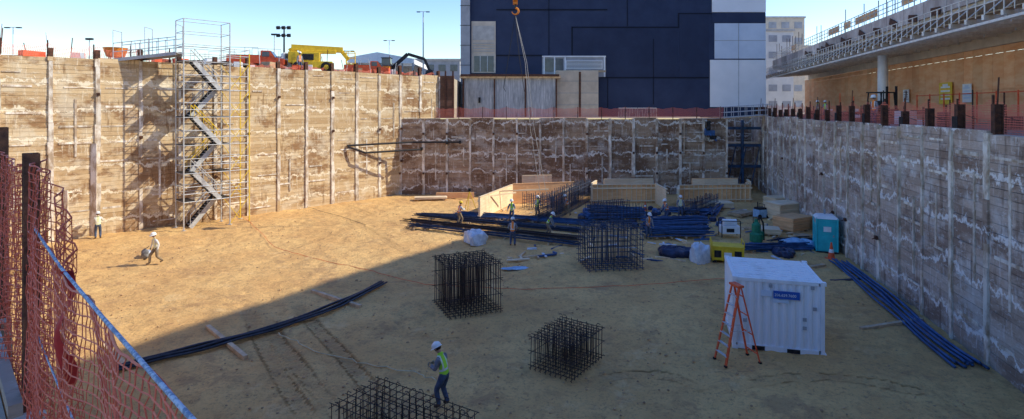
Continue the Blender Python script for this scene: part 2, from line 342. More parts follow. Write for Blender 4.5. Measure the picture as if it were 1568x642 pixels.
# ------------------------------------------------------------------ stair tower
mb=MB()
TC=WL(8.9,0,1.75)
def TP(u,nn,z): p=TC+UL*u+NL*nn; p.z=z; return p
us=(-2.0,1.1,2.5); ns=(-.85,.85); LV=2.0; NLV=6
for ui,u in enumerate(us):
    for nn in ns:
        top=15.0 if ui<2 else 12.8
        mb.tube([TP(u,nn,0),TP(u,nn,top)],.045,6,1 if ui==2 else 0)
        mb.box(TP(u,nn,.02),(.25,.25,.04),0)
for k in range(1,NLV+1):
    z=k*LV
    for zz,mm in((z,0),(z+.55,0),(z+1.05,0)):
        for nn in ns: mb.tube([TP(us[0],nn,zz),TP(us[2],nn,zz)],.026,5,mm)
        for u in us: mb.tube([TP(u,ns[0],zz),TP(u,ns[1],zz)],.026,5,mm)
    for a,b2 in((-2.0,-1.25),(.4,1.1)):
        c=TP((a+b2)/2,0,z+.03); mb.box(c,(b2-a,1.65,.10),4,Matrix.Rotation(ang(UL),3,'Z'))
    mb.tube([TP(us[1],ns[1],z-LV),TP(us[2],ns[1],z)],.024,5,1); mb.tube([TP(us[2],ns[0],z-LV),TP(us[1],ns[0],z)],.024,5,1)
    d=1 if k%2 else -1; ua,ub=(-1.3,.45) if d>0 else (.45,-1.3); nn0=-.42*d
    sm_=2 if k in(3,4) else 0
    for off in(-.38,.38):
        mb.beam(TP(ua,nn0+off,z-LV),TP(ub,nn0+off,z),.06,.30,4 if off<0 else 0)  # one stringer per flight coloured dark to stand for shaded undersides and dark steps
        mb.tube([TP(ua,nn0+off,z-LV+.9),TP(ub,nn0+off,z+.9)],.035,5,sm_)
        for t in(0,.33,.66,1): mb.tube([TP(ua+(ub-ua)*t,nn0+off,z-LV+LV*t),TP(ua+(ub-ua)*t,nn0+off,z-LV+LV*t+.9)],.02,5,sm_)
    for t in range(1,11):
        q=t/11; mb.box(TP(ua+(ub-ua)*q,nn0,z-LV+LV*q),(.27,.74,.05),3,Matrix.Rotation(ang(UL),3,'Z'))
for zz in(13.2,14.1,15.0):
    for nn in ns: mb.tube([TP(us[0],nn,zz),TP(us[1],nn,zz)],.026,5,0)
    for u in us[:2]: mb.tube([TP(u,ns[0],zz),TP(u,ns[1],zz)],.026,5,0)
A=TP(-2.0,-.1,12.6); Bp=TP(-5.2,-2.4,12.05)
d=(Bp-A).normalized(); sd=V((-d.y,d.x,0)).normalized()
mb.beam(A,Bp,1.3,.08,3)
for k in range(2):
    o=sd*(.62 if k else -.62)
    for zz in(.5,1.1): mb.tube([A+o+V((0,0,zz)),Bp+o+V((0,0,zz))],.03,5,0)
    for t in np.linspace(0,1,8): q=A.lerp(Bp,t)+o; mb.tube([q,q+V((0,0,1.15))],.024,5,0)
    mb.beam(A+o-V((0,0,.1)),Bp+o-V((0,0,.1)),.08,.16,3)
for t in(0,.5,1):
    q=A.lerp(Bp,t); 
    for o in(sd*.62,-sd*.62): mb.tube([q+o,q+o+V((0,0,2.0))],.028,5,0)
    mb.tube([q+sd*.62+V((0,0,2)),q-sd*.62+V((0,0,2))],.028,5,0)
mb.obj('scaffold_stair_tower',['galv','yel','yel','grey','dark'])
# ------------------------------------------------------------------ corner brace pipes
mb=MB()
a=WL(21.2,5.2,.15); e=V((-5.2,55.7,5.25))
mb.tube([a,V((-9.8,55.0,5.3)),e],.09,8,0)
mb.tube([WL(21.2,5.1,.25),WL(22.6,4.5,1.0),V((-9.0,54.9,4.6))],.09,8,0)
for p in((-9,55.5,4.6),(-6.5,55.7,5.2),(-5.2,55.8,5.25)): mb.box(p,(.2,.5,.3),0)
mb.obj('corner_brace_pipe',['dark'])
# ------------------------------------------------------------------ navy building
BY=68.0
bl=bpy.data.objects.new('navy_clad_building',None); sc.collection.objects.link(bl); bl.location=(0,BY,0)
def X(px): return (px-CX)*BY/F
def Z(py): return ZH(py,BY)
mb=MB(); mb.bx(X(720),X(1172),.0,30,ZR,31,0); mb.obj('main_block',['navy'],parent=bl)
mb=MB()
def fr(p0,q0,p1,q1,pr,mt,base=0): mb.bx(X(p0),X(p1),-pr,-.003-base,Z(q1),Z(q0),mt)
mb.bx(X(706),X(720)-.003,-.6,6,ZR,31,0)
for z in np.arange(9,31,2.4): mb.bx(X(705),X(720.5),-.63,-.603,z,z+.06,3)
fr(722,33,759,112,.12,1); fr(724,40,757,62,.16,4); fr(726,86,756,110,.15,2)
for q in(66,70,74,78): fr(724,q,757,q+1.5,.2,4)
for p in(735,746): fr(p,86,p+1,110,.2,6)
mb.obj('entry_bay',['grey','beige','glass','dark','conc','whitew','galv'],parent=bl)
mb=MB()
for p0,q0,p1,q1 in((875,41,1040,43),(875,41,877,86),(1038,41,1040,20),(1040,20,1090,22),(760,84,830,86),(927,118,1085,120),(760,14,930,16),(1000,60,1001,160),(930,120,931,165),(960,0,961,40),(840,0,841,86)):
    fr(min(p0,p1),min(q0,q1),max(p0,p1),max(q0,q1),.06,0)
fr(877,43,1038,118,.03,1); fr(1040,22,1085,118,.045,1)
mb.obj('membrane_seams',['navyd',pm('navy_coating_patch',(.028,.041,.088),(.020,.030,.068),.4,.6)],parent=bl)
mb=MB()
fr(1090,-120,1172,19,.14,0); fr(1094,36,1172,90,.10,1); fr(1087,92,1172,164,.14,0); fr(1090,20,1172,35,.08,2)
fr(1094,62,1172,62.6,.13,3); fr(1130,92,1130.6,164,.18,3); fr(1130,36,1130.6,90,.14,3)
mb.obj('white_panels',['whitew','bluegrey','navy','grey'],parent=bl)
mb=MB()
fr(830,86,927,118,.25,0); fr(834,90,862,110,.29,1); fr(866,93,922,106,.30,2)
for i in range(6): fr(867,94+i*2,921,94.7+i*2,.34,1)
for p in(832,848,864,924): fr(p,86,p+2,118,.33,3)
fr(830,86,927,88,.36,3); fr(864,108,927,111,.36,4)
mb.obj('clerestory_frames',['grey','glass','whitew','whitep','wood'],parent=bl)
mb=MB()
x0,x1,x2=X(713),X(850),X(912)
mb.bx(x0,x1,-3.0,-.7,ZR,Z(122),0)
for i in range(40):
    x=x0+(x1-x0)*i/40; mb.bx(x,x+.06,-3.03,-3.0,ZR,Z(124),1)
mb.bx(x0-.4,x1+.4,-3.4,-.65,Z(122),Z(118),2); mb.beam((x0-.3,-3.5,Z(118)),(x1+.2,-3.5,Z(118)),.2,.25,3)
for x in(x0,x0+3.6,x0+7.2,x1-.1): mb.bx(x-.08,x+.08,-3.25,-3.05,ZR,Z(123),3)
mb.bx(X(735),X(738),-3.3,-3.1,Z(158),Z(150),4)
mb.bx(x1+.003,x2,-2.2,-.4,ZR,Z(110),5)
for i in range(26):
    x=x1+(x2-x1)*i/26; mb.bx(x,x+.09,-2.25,-2.2,ZR,Z(111),5)
for i in range(3): mb.bx(x1,x2,-2.27,-2.25,9+i*1.4,9.05+i*1.4,1)
mb.bx(X(883),X(886),-2.3,-2.26,ZR,Z(112),3)
mb.obj('metal_annex',[pm('plastic_sheeting',(.60,.60,.62),(.26,.27,.29),1.2,.35,0,.7,3,(3,1,.5)),'grey','wood','rust','black','beige'],parent=bl)
# ------------------------------------------------------------------ mesh strip fences
def meshfence(pts,h,name,mat='mesh',post='rust',step=2.4,sag=.12,seed=0):
    rnd=random.Random(seed); par=MB(); me_v=[];me_f=[];uvs=[]
    pts=[V(p) for p in pts]; acc=0; samples=[]
    for a,b2 in zip(pts[:-1],pts[1:]):
        L=(b2-a).length; k=max(1,int(L/.3)); 
        for i in range(k): samples.append((a.lerp(b2,i/k),acc+L*i/k))
        acc+=L
    samples.append((pts[-1],acc))
    for p,s in samples:
        ph_=abs(math.sin(math.pi*s/step)); top=h-sag*ph_*rnd.uniform(.6,1.2)
        for j in range(4):
            z=top*j/3+ (0.02 if j==0 else 0); off=.05*math.sin(s*2.3+j)+rnd.uniform(-.02,.02)
            me_v.append((p.x+off,p.y+off*.7,p.z+z)); uvs.append((s,z))
    for i in range(len(samples)-1):
        for j in range(3): a=i*4+j; me_f.append((a,a+4,a+5,a+1))
    par.v=list(me_v);par.f=list(me_f);par.m=[0]*len(me_f)
    s=0
    while s<acc:
        k=min(range(len(samples)),key=lambda i:abs(samples[i][1]-s)); p=samples[k][0]; par.beam(p-V((0,0,.2)),p+V((0,0,h+rnd.uniform(0,.15))),.06,.06,1); s+=step
    o=par.obj(name,[mat,post]); me=o.data; uv=me.uv_layers.new(name='UVMap'); n0=len(uvs)
    for lp in me.loops:
        if lp.vertex_index<n0: uv.data[lp.index].uv=uvs[lp.vertex_index]
    return o
meshfence([WL(-5,12.0,-.5),WL(7.5,12.0,-.5)],.95,'safety_mesh_fence',seed=1,sag=.35)
meshfence([WL(12.5,12.0,-.5),WL(32,12.0,-.5)],.5,'safety_mesh_fence',seed=2,sag=.3)
meshfence([(-7.8,56.5,ZR),(21.4,56.5,ZR)],1.15,'safety_mesh_fence',seed=3,sag=.2)
RW=lambda a,y,z: V((a+.2526*y,y,z))
meshfence([RW(12.2,62,ZR),RW(12.2,4,ZR)],1.45,'safety_mesh_fence',seed=4,sag=.3)
meshfence([RW(14.6,60,ZR),RW(14.4,8,ZR)],1.1,'safety_mesh_fence',seed=5,sag=.3)
mb=MB(); y=62.; k=0
while y>3:
    h=random.uniform(.7,1.15); p=RW(11.52,y,7.75)
    R=Matrix.Rotation(-.25,3,'Z')
    for dx in(-.12,.12): mb.box(p+R@V((dx,0,h/2)),(.022,.22,h),0,R)
    mb.box(p+V((0,0,h/2)),(.215,.022,h),0,R)
    if k%2==0: mb.box(p+R@V((-.17,0,h*.3)),(.02,.38,.6),1,R)
    if k%3==1: mb.tube([p+V((0,0,h)),p+V((.05,0,h+.9))],.025,6,2)
    mb.tube([p+V((0,0,h*.7)),RW(11.52,y-1.1,7.75+h*.5)],.012,4,2)
    y-=2.28; k+=1
mb.obj('soldier_pile_row',['rust','dark','rust'])
g0=V((21.2,56.3,ZR)); g1=V((26.5,57.5,ZR+.3))
mb=MB()
mb.beam(g0,g1,1.2,.1,1)
for o in(V((0,-.6,0)),V((0,.6,0))):
    for zz in(.1,.6,1.15): mb.tube([g0+o+V((0,0,zz)),g1+o+V((0,0,zz))],.035,5,0)
    for t in np.linspace(0,1,8): q=g0.lerp(g1,t)+o; mb.tube([q,q+V((0,0,1.15))],.03,5,0)
mb.obj('access_gangway',['galv','wood'])
for i in range(2):
    mb=MB(); x=11+i*2.0
    for zz in(.05,1.05): mb.tube([(x,57.6,ZR+zz),(x+1.9,57.6,ZR+zz)],.03,5,0)
    for t in np.linspace(0,1.9,13): mb.tube([(x+t,57.6,ZR+.05),(x+t,57.6,ZR+1.05)],.015,4,0)
    mb.obj('crowd_barrier',['galv'])
mb=MB()
for z in(2.4,4.6,6.4): mb.bx(21.7,26.6,58.6,58.9,z,z+.28,0)
for x in(22.0,24.1,26.3): mb.bx(x-.12,x+.12,58.3,58.58,0,7.4,0)
mb.bx(21.7,26.6,58.95,61,4.9,5.0,1)
for x in(22.3,23.4,24.8): mb.tube([(x,58.2,0),(x+1.,58.2,4.6)],.05,6,0)
mb.obj('shoring_frame',[pm('blue_shoring_steel',(.06,.13,.26),(.04,.06,.10),2,.5),'wood'])
mb=MB(); p=V((19.6,55.3,0))
mb.box(p+V((0,.1,6.2)),(.9,.5,.5),0); mb.box(p+V((.3,0,5.75)),(.5,.5,.4),1); mb.tube([p+V((-.5,0,6.6)),p+V((.6,-.2,5.4))],.09,8,0); mb.box(p+V((0,.3,6.9)),(.15,.6,1.0),1); mb.lathe([(.12,0),(.2,.1),(.2,.3),(.1,.36)],p+V((-.2,-.1,6.45)),10,1)
mb.obj('wall_mounted_drill_rig',['bluepipe','dark'])
mb=MB()
for x in(17.2,19.2): mb.bx(x-.05,x+.05,55.75,55.83,4.2,7.4,0)
for k in range(4): mb.bx(17.2,19.2,55.70,55.747,4.4+k*.9,4.5+k*.9,0)
mb.obj('wall_access_frame',['strip'])
# ------------------------------------------------------------------ elevated walkway on the right
dk=bpy.data.objects.new('elevated_walkway',None); sc.collection.objects.link(dk)
def RB(mb,a0,a1,y0,y1,z0,z1,mt=0):
    vs=[RW(a,y,z) for a in(a0,a1) for y in(y0,y1) for z in(z0,z1)]
    mb.add(vs,[(0,1,3,2),(4,6,7,5),(0,4,5,1),(2,3,7,6),(0,2,6,4),(1,5,7,3)],mt)
YA,YB=8,86
mb=MB(); RB(mb,18.6,29,YA,YB,14.5,15.1,0)
y=YA
while y<YB-.1:
    RB(mb,18.4,18.597,y+.03,y+2.97,14.75,15.9,1); y+=3
for a in(20.5,23.5,26.5): RB(mb,a,a+.35,YA,YB,14.05,14.497,2)
RB(mb,23.9,24.3,YA,YB,13.02,14.04,2)
mb.obj('deck_slab',['beige',pm('parapet_panel',(.74,.66,.62),(.48,.38,.35),.9,.8,island=.35),'beige'],parent=dk)
mb=MB()
for z in(16.25,16.6,17.0): mb.tube([RW(18.5,YA,z),RW(18.5,YB,z)],.035,5,0)
y=YA
while y<YB: mb.tube([RW(18.5,y,15.9),RW(18.5,y,17.02)],.028,5,0); y+=.9
y=YA
k=0
while y<YB:
    mb.beam(RW(17.0,y,13.35),RW(23.8,y+1.9,13.75),.12,.26,1)
    mb.tube([RW(17.1,y,13.3),RW(17.1,y,14.6)],.035,5,1)
    mb.tube([RW(17.1,y+.8,13.4),RW(17.1,y+.8,14.6)],.025,5,1)
    mb.tube([RW(18.55,y,14.7),RW(17.1,y,13.5)],.03,5,1)
    if k%2==0:
        mb.tube([RW(19.5,y,14.5),RW(19.5,y,13.4)],.03,5,0); mb.tube([RW(22,y,14.5),RW(22,y+.3,13.4)],.03,5,0)
        mb.beam(RW(17.2,y,13.2),RW(20.0,y+2.0,14.4),.06,.12,0)
    y+=1.6; k+=1
for z in(14.05,14.6): mb.tube([RW(17.1,YA,z),RW(17.1,YB,z)],.035,5,1)
RB(mb,17.1,17.65,YA,YB,13.51,13.55,2)
RB(mb,17.1,17.2,YA,YB,13.0,13.14,1)
mb.obj('suspended_platform',['galv',pm('light_painted_joist',(.90,.87,.83),(.68,.64,.60),2,.6),'wood'],parent=dk)
mb=MB()
y=YA+2
rnd=random.Random(5)
while y<YB:
    if rnd.random()<.7: mb.tube([RW(18.9,y,15.1),RW(18.9,y,17.6+rnd.random())],.035,5,0)
    if rnd.random()<.3: mb.beam(RW(18.8,y,16.7),RW(18.8,y+1.8,16.7),.05,.6,1)
    if rnd.random()<.5: mb.beam(RW(18.3,y,14.9),RW(18.3,y+1.2,14.9+rnd.random()*.5),.05,.5,0)
    y+=1.6
mb.obj('deck_falsework',['rust','plyo'],parent=dk)
mb=MB()
mb.lathe([(.42,ZR),(.42,14.0)],RW(21.2,51.5,0),20,0); mb.lathe([(.55,ZR),(.55,ZR+.9)],RW(21.2,51.5,0),20,1)
mb.obj('support_column',['whitep','conc'],parent=dk,smooth=True)
mb=MB(); y=-2.
while y<88:
    for z0,z1 in((ZR,10.05),(10.05,12.5),(12.5,13.0)): RB(mb,24.0,24.05,y+.012,y+1.21,z0+.01,z1-.01,0)
    RB(mb,24.06,24.2,y,y+.09,ZR,13,1); y+=1.22
RB(mb,23.9,23.96,-2,88,ZR,ZR+.25,1); RB(mb,23.93,23.99,-2,88,10.0,10.1,0)
mb.obj('plywood_hoarding',['osb','wood'])
def poster(y,z,w,h,mat,ink):
    mb=MB(); RB(mb,23.82,23.86,y,y+w,z,z+h,0)
    for i in range(4): RB(mb,23.80,23.815,y+.15*w,y+.85*w,z+h*(.2+.18*i),z+h*(.28+.18*i),1)
    RB(mb,23.79,23.81,y+.3*w,y+.7*w,z+h*.82,z+h*.93,1)
    mb.obj('notice_board',[mat,ink])
poster(44.5,9.0,2.0,1.75,'yel','whitep'); poster(41.8,9.1,1.2,1.4,'whitep','bluegrey'); poster(52,9.2,1.2,1.2,'whitep','grey')
def wheel(mb,c,r,w,axis,mt,mh):
    a=V(axis).normalized(); mb.tube([V(c)-a*w/2,V(c)-a*w*.35,V(c)+a*w*.35,V(c)+a*w/2],[r*.88,r,r,r*.88],16,mt); mb.tube([V(c)-a*(w/2+.02),V(c)+a*(w/2+.02)],r*.45,10,mh)
mb=MB()
mb.bx(-.65,.65,-1.1,.9,.35,1.0,0); mb.bx(-.6,.6,-1.25,-.5,.6,1.25,0)
for x in(-.5,.5):
    for y,_ in((-.9,0),(.75,0)): mb.tube([(x,y,1),(x,y*.8,2.2)],.045,6,1)
mb.bx(-.6,.6,-.85,.75,2.18,2.26,1); mb.bx(-.3,.3,-.4,.1,1.0,1.15,1); mb.bx(-.3,.3,-.5,-.35,1.1,1.6,1)
for x in(-.35,.35): mb.bx(x-.06,x+.06,1.0,1.12,.1,2.7,1); mb.bx(x-.06,x+.06,1.1,2.2,.12,.17,1)
mb.bx(-.45,.45,1.13,1.2,.3,.9,1)
for x in(-.65,.65):
    for y in(-.8,.65): wheel(mb,(x,y,.33),.33,.25,(1,0,0),1,2)
mb.tube([(0,.3,1),(0,.15,1.35)],.03,6,1)
mb.obj('forklift',['dark','black','galv'],RW(17,41.5,ZR),-1.2)
mb=MB()
for i in range(9): p=RW(22.5,30+i*2.2,ZR); mb.tube([p,p+V((0,0,2.2))],.05,8,0)
for i in range(8): mb.tube([RW(22.5,30+i*2.2,ZR+2.1),RW(22.5,32.2+i*2.2,ZR+2.1)],.04,6,0)
mb.obj('red_pipe_barrier',['red'])
mb=MB(); rnd=random.Random(8)
for i in range(40):
    p=RW(rnd.uniform(15.5,20),rnd.uniform(20,60),ZR)
    if rnd.random()<.6: 
        h_=rnd.uniform(.3,1.0); mb.box(p+V((0,0,h_/2)),(rnd.uniform(.4,1.6),rnd.uniform(.3,1.2),h_),rnd.choice((0,1,2,3,4)),Matrix.Rotation(rnd.random()*3,3,'Z'))
    else: mb.tube([p,p+V((0,0,rnd.uniform(1.2,2.4)))],.04,5,rnd.choice((1,2,4)))
mb.obj('street_level_materials',['wood','rust','red','whitep','dark'])
# ------------------------------------------------------------------ unseen block added on the sunny side, shaped for the shadow over the pit
mb=MB()
def TB(y): return 48+.643*(y-44)
TH=40
y0,y1=-12,63
vs=[V((TB(y0),y0,ZR)),V((TB(y1),y1,ZR)),V((TB(y1)+40,y1,ZR)),V((TB(y0)+60,y0,ZR))]
vt=[V((p.x,p.y,TH)) for p in vs]
mb.add(vs+vt,[(0,1,5,4),(1,2,6,5),(2,3,7,6),(3,0,4,7),(4,5,6,7)],0)
dv=V((.643,1,0)).normalized(); nn=V((-dv.y,dv.x,0))
Lb=(vs[1]-vs[0]).length
for k in range(7):
    z=ZR+1+k*4.4
    for i in range(int(Lb/4)):
        c=vs[0]+dv*(2+i*4)+nn*.03; c.z=z+1.5; mb.box(c,(1.8,.12,1.6),1,Matrix.Rotation(ang(dv),3,'Z'))
    c=vs[0]+dv*Lb/2+nn*.1; c.z=z+3.6; mb.box(c,(Lb,.3,.35),0,Matrix.Rotation(ang(dv),3,'Z'))
mb.obj('off_frame_shadow_building',['lconc','glass'])
# ------------------------------------------------------------------ background buildings
def bldg(px0,px1,pytop,y,mat,name,depth=12,zb=ZR,floors=3,winm='glass'):
    x0=(px0-CX)*y/F;x1=(px1-CX)*y/F; zt=ZH(pytop,y); mb=MB(); mb.bx(x0,x1,y,y+depth,zb,zt,0); mb.bx(x0-.2,x1+.2,y-.2,y+depth,zt,zt+.4,2)
    for k in range(floors):
        z=zb+(zt-zb)*(k+.35)/floors; h=(zt-zb)/floors*.4; nwin=max(2,int((x1-x0)/2.5))
        for i in range(nwin): a=x0+(x1-x0)*(i+.2)/nwin; mb.bx(a,a+(x1-x0)/nwin*.6,y-.06,y-.003,z,z+h,1)
    mb.obj(name,[mat,winm,'conc'])
bldg(1173,1232,28,125,'beige','airport_office_building',20,floors=6,winm='grey')
bldg(1173,1215,48,105,'lconc','concrete_car_park',10,floors=5,winm='grey')
bldg(1230,1330,72,140,'beige','airport_office_building',20,floors=4,winm='grey')
bldg(632,704,93,120,'grey','concourse_building',14,ZL,2)
bldg(560,705,98,150,'conc','concourse_building',14,ZL,2)
bldg(-60,60,86,190,'grey','concourse_building',14,ZL,2)
bldg(330,450,92,200,'beige','concourse_building',14,ZL,2)
mb=MB(); y=95.; xa,xb=(533-CX)*y/F,(632-CX)*y/F; za=ZL; z1=ZH(88,y); z2=ZH(80,y)
xm=xa+(xb-xa)*.45
mb.add([(xa,y,z1),(xm,y,z2),(xb,y,z1-.2),(xa,y+18,z1),(xm,y+18,z2),(xb,y+18,z1-.2),(xa,y,z1-.9),(xb,y,z1-1),(xa,y+18,z1-.9),(xb,y+18,z1-1)],[(0,1,4,3),(1,2,5,4),(0,6,7,2,1),(0,3,8,6),(2,7,9,5)],0)
for i in range(7): x=xa+(xb-xa)*(i+.02)/6.1; mb.bx(x,x+.25,y+.1,y+.4,za,z1-.9,1)
mb.bx(xa,xb,y+8,y+9,za,z1-.9,1)
mb.obj('white_canopy_building',['whitep','grey'])
# ------------------------------------------------------------------ lamp posts
def pole(px,pytop,y,r,name,heads,zb=ZL,mat='galv'):
    x=(px-CX)*y/F; zt=ZH(pytop,y); mb=MB(); H_=zt-zb
    mb.tube([(0,0,0),(0,0,H_)],[r*1.4,r*.8],8,0)
    if heads=='flood':
        for z in(H_-.2,H_-1.0): 
            mb.tube([(-.65,0,z),(.65,0,z)],.05,6,0)
            for xx in(-.55,.0,.55): mb.box((xx,-.15,z),(.34,.26,.3),1,Matrix.Rotation(.4,3,'X'))
    elif heads=='T':
        mb.tube([(-.8,0,H_),(.8,0,H_)],.05,6,0)
        for xx in(-.8,.8): mb.box((xx,0,H_-.05),(.6,.3,.14),1)
    else:
        mb.box((0,0,H_),(.7,.3,.2),1)
    mb.obj(name,[mat,'dark'],(x,y,zb))
pole(435,40,58,.09,'floodlight_mast','flood',mat='dark')
pole(420,53,70,.06,'street_lamp','one'); pole(648,18,95,.10,'street_lamp','T'); pole(596,62,110,.08,'street_lamp','T'); pole(533,78,100,.08,'street_lamp','T')
pole(137,60,60,.05,'street_lamp','one')
pole(20,42,75,.06,'street_lamp','T')
mb=MB()
mb.bx(-1.7,1.7,-.9,.9,.45,1.05,0); mb.bx(-1.5,.6,-.8,.8,1.05,1.85,0); mb.bx(-2.1,-1.3,-.75,.75,.9,1.9,0)
mb.beam((-1.9,0,2.35),(2.6,.1,2.2),.6,.5,0); mb.beam((-1.6,0,1.7),(-1.9,0,2.3),.5,.6,0); mb.beam((2.4,.1,2.2),(3.1,.1,1.3),.35,.35,0)
mb.beam((-1.2,-.2,1.9),(2.0,-.2,1.95),.35,.3,0); mb.bx(-.9,.1,-.85,-.8,1.15,1.7,2); mb.bx(-1.5,-1.0,-.86,-.8,.55,.95,2)
mb.tube([(-.8,0,1.5),(1.2,0,2.0)],.08,8,2)
for z in(.95,1.5,2.0): 
    for a,b2 in(((2.9,-.7),(2.9,.8)),((3.7,-.7),(3.7,.8)),((2.9,-.7),(3.7,-.7)),((2.9,.8),(3.7,.8))): mb.tube([(a[0],a[1],z),(b2[0],b2[1],z)],.04,5,0)
for a in((2.9,-.7),(3.7,-.7),(2.9,.8),(3.7,.8)): mb.tube([(*a,.95),(*a,2.0)],.04,5,0)
for x in(-1.2,1.2):
    for y in(-1,1): wheel(mb,(x,y,.5),.5,.35,(0,1,0),3,0)
p=D(480,51.5,ZL+.02); mb.obj('boom_lift',['yel','orange','dark','black'],p,.25,bevel=.03)
mb=MB()
for y in(-1,1): 
    mb.bx(-1.6,1.6,y-.25,y+.25,.05,.75,1)
mb.bx(-1.5,1.1,-1.1,1.1,.8,1.7,0); mb.bx(.2,1.2,-1.1,-.1,1.7,2.6,2); mb.bx(.15,1.25,-1.15,-.05,2.6,2.7,1)
mb.beam((1,.2,1.4),(3.0,.2,3.2),.3,.4,1); mb.beam((3.0,.2,3.2),(5.0,.2,2.6),.3,.35,1); mb.beam((5.0,.2,2.6),(5.6,.2,1.2),.25,.3,1)
mb.lathe([(.1,-.4),(.45,-.3),(.5,.2),(.4,.35)],(5.6,.2,.9),10,1,Matrix.Rotation(math.pi/2,3,'X'))
mb.obj('excavator',['orange','dark','glass'],D(585,66,ZL),0,bevel=.02)
def truck(px,y,mat,rot,name='utility_truck'):
    mb=MB(); mb.bx(-2.4,.4,-.95,.95,.8,1.5,0); mb.bx(-2.4,.3,-.9,.9,1.5,1.55,2)
    mb.add([(.4,-.9,.7),(2.4,-.9,.7),(2.4,-.9,1.2),(1.6,-.9,1.35),(1.2,-.85,1.95),(.4,-.85,1.95),(.4,.9,.7),(2.4,.9,.7),(2.4,.9,1.2),(1.6,.9,1.35),(1.2,.85,1.95),(.4,.85,1.95)],
       [(0,1,2,3,4,5),(11,10,9,8,7,6),(0,6,7,1),(1,7,8,2),(2,8,9,3),(5,4,10,11),(0,5,11,6)],0)
    mb.add([(1.61,-.8,1.38),(1.25,-.78,1.9),(1.25,.78,1.9),(1.61,.8,1.38)],[(0,1,2,3)],1)
    mb.bx(.55,1.15,-.93,-.88,1.4,1.85,1)
    for x in(-1.5,1.6):
        for yy in(-.9,.9): wheel(mb,(x,yy,.42),.42,.26,(0,1,0),2,3)
    for x in(-2.2,-.9,.2): mb.tube([(x,-.8,1.5),(x,-.8,2.2)],.03,5,3); mb.tube([(x,.8,1.5),(x,.8,2.2)],.03,5,3)
    mb.tube([(-2.2,-.8,2.2),(.2,-.8,2.2)],.03,5,3)
    mb.obj(name,[mat,'glass','black','galv'],D(px,y,ZL),rot,bevel=.03)
truck(395,50.5,'red',.2); truck(425,52,'whitep',.5); truck(563,62,'red',.1); truck(575,80,'whitep',.0); truck(355,55,'whitep',.7)
mb=MB(); mb.lathe([(.35,.25),(.55,.3),(.75,.9),(.78,.92),(.72,.9),(.5,.35)],(0,0,0),16,0)
for a in range(4): x,y=.5*math.cos(a*1.57),.5*math.sin(a*1.57); mb.tube([(x,y,0),(x*.9,y*.9,.35)],.03,5,1)
mb.obj('orange_mixing_tub',['orange','dark'],WL(3.7,12.0,-1.2))
mb=MB(); rnd=random.Random(3)
for i in range(46):
    t=rnd.uniform(-4,31); k=rnd.uniform(-3.5,-1.0); p=WL(t,ZL,k)
    if rnd.random()<.5: mb.box(p+V((0,0,.3)),(rnd.uniform(.3,1.4),rnd.uniform(.3,.8),rnd.uniform(.3,1.0)),rnd.choice((0,1,2,3)),Matrix.Rotation(rnd.random()*3,3,'Z'))
    else:
        hh=rnd.uniform(1,2.2); mb.tube([p,p+V((rnd.uniform(-.3,.3),0,hh))],.03,5,rnd.choice((1,4)))
mb.obj('stored_site_materials',['wood','rust','red','whitep','galv'])
# ------------------------------------------------------------------ crane hook
hy=43.; hk=V(((789-CX)*hy/F,hy,ZH(3,hy)))
mb=MB()
for dx in(-.14,.14): mb.tube([hk+V((dx,0,.7)),hk+V((dx*.6,0,30))],.025,5,0)
for dx in(-.13,0,.13): mb.tube([hk+V((dx-.04,0,.35)),hk+V((dx+.04,0,.35))],.42,16,1)
mb.box(hk+V((0,0,.3)),(.36,.34,1.0),1); mb.box(hk+V((0,-.18,.3)),(.2,.03,.5),3); mb.tube([hk+V((0,0,-.2)),hk+V((0,0,-.5))],.09,8,0)
mb.tube([hk+V((.25*math.sin(a)*1.0,0,-.72+.25*math.cos(a))) for a in np.linspace(0,4.6,14)],[.08]*8+[.07,.06,.05,.045,.04,.03],8,1)
e=hk+V((0,0,-1.0))
lift=[G(828,300,1.4),G(838,302,1.4)]
for tgt in lift: mb.tube([e,e.lerp(tgt,.25)+V((.25,0,0)),e.lerp(tgt,.6)+V((-.05,0,-.2)),tgt],.016,5,2)
mb.tube([e,e+V((-.5,0,-3.2)),e+V((-.9,.1,-5.6)),e+V((-.75,.1,-5.9))],.022,5,0)
mb.tube([e,e+V((.3,0,-3.2)),e+V((.7,.1,-5.9))],.022,5,0)
mb.obj('crane_hook',['dark','orange','galv','yel'])
# ------------------------------------------------------------------ shipping container
cb=G(1122,533)
W_,D_,H_=3.0,2.9,2.6
mb=MB()
def corr(o,u,nrm,w,z0,z1,mat,pitch=.27,dep=.05):
    xs_=[0];ds=[0];x=0;k=0
    while x<w-1e-3:
        x=min(w,x+pitch*[.3,.2,.3,.2][k%4]); xs_.append(x); ds.append([0,1,1,0][k%4]); k+=1
    ds[-1]=0; vs=[]
    for x,dd in zip(xs_,ds):
        for z in(z0,z1): p=V(o)+V(u)*x-V(nrm)*dd*dep; vs.append((p.x,p.y,z))
    mb.add(vs,[(2*i,2*i+2,2*i+3,2*i+1) for i in range(len(xs_)-1)],mat)
corr((.08,.03,0),(1,0,0),(0,-1,0),W_-.16,.2,H_-.14,0); corr((W_-.03,.08,0),(0,1,0),(1,0,0),D_-.16,.2,H_-.14,0)
corr((.03,.08,0),(0,1,0),(-1,0,0),D_-.16,.2,H_-.14,0); corr((.08,D_-.03,0),(1,0,0),(0,1,0),W_-.16,.2,H_-.14,0)
for x in(0,W_-.12):
    for y in(0,D_-.12): mb.bx(x,x+.12,y,y+.12,.12,H_-.12,0); mb.bx(x-.01,x+.17,y-.01,y+.15,0,.13,0); mb.bx(x-.01,x+.17,y-.01,y+.15,H_-.12,H_,0)
for y in(.01,D_-.11): mb.bx(.17,W_-.18,y,y+.1,H_-.14,H_-.02,0); mb.bx(.17,W_-.18,y,y+.1,.02,.2,0)
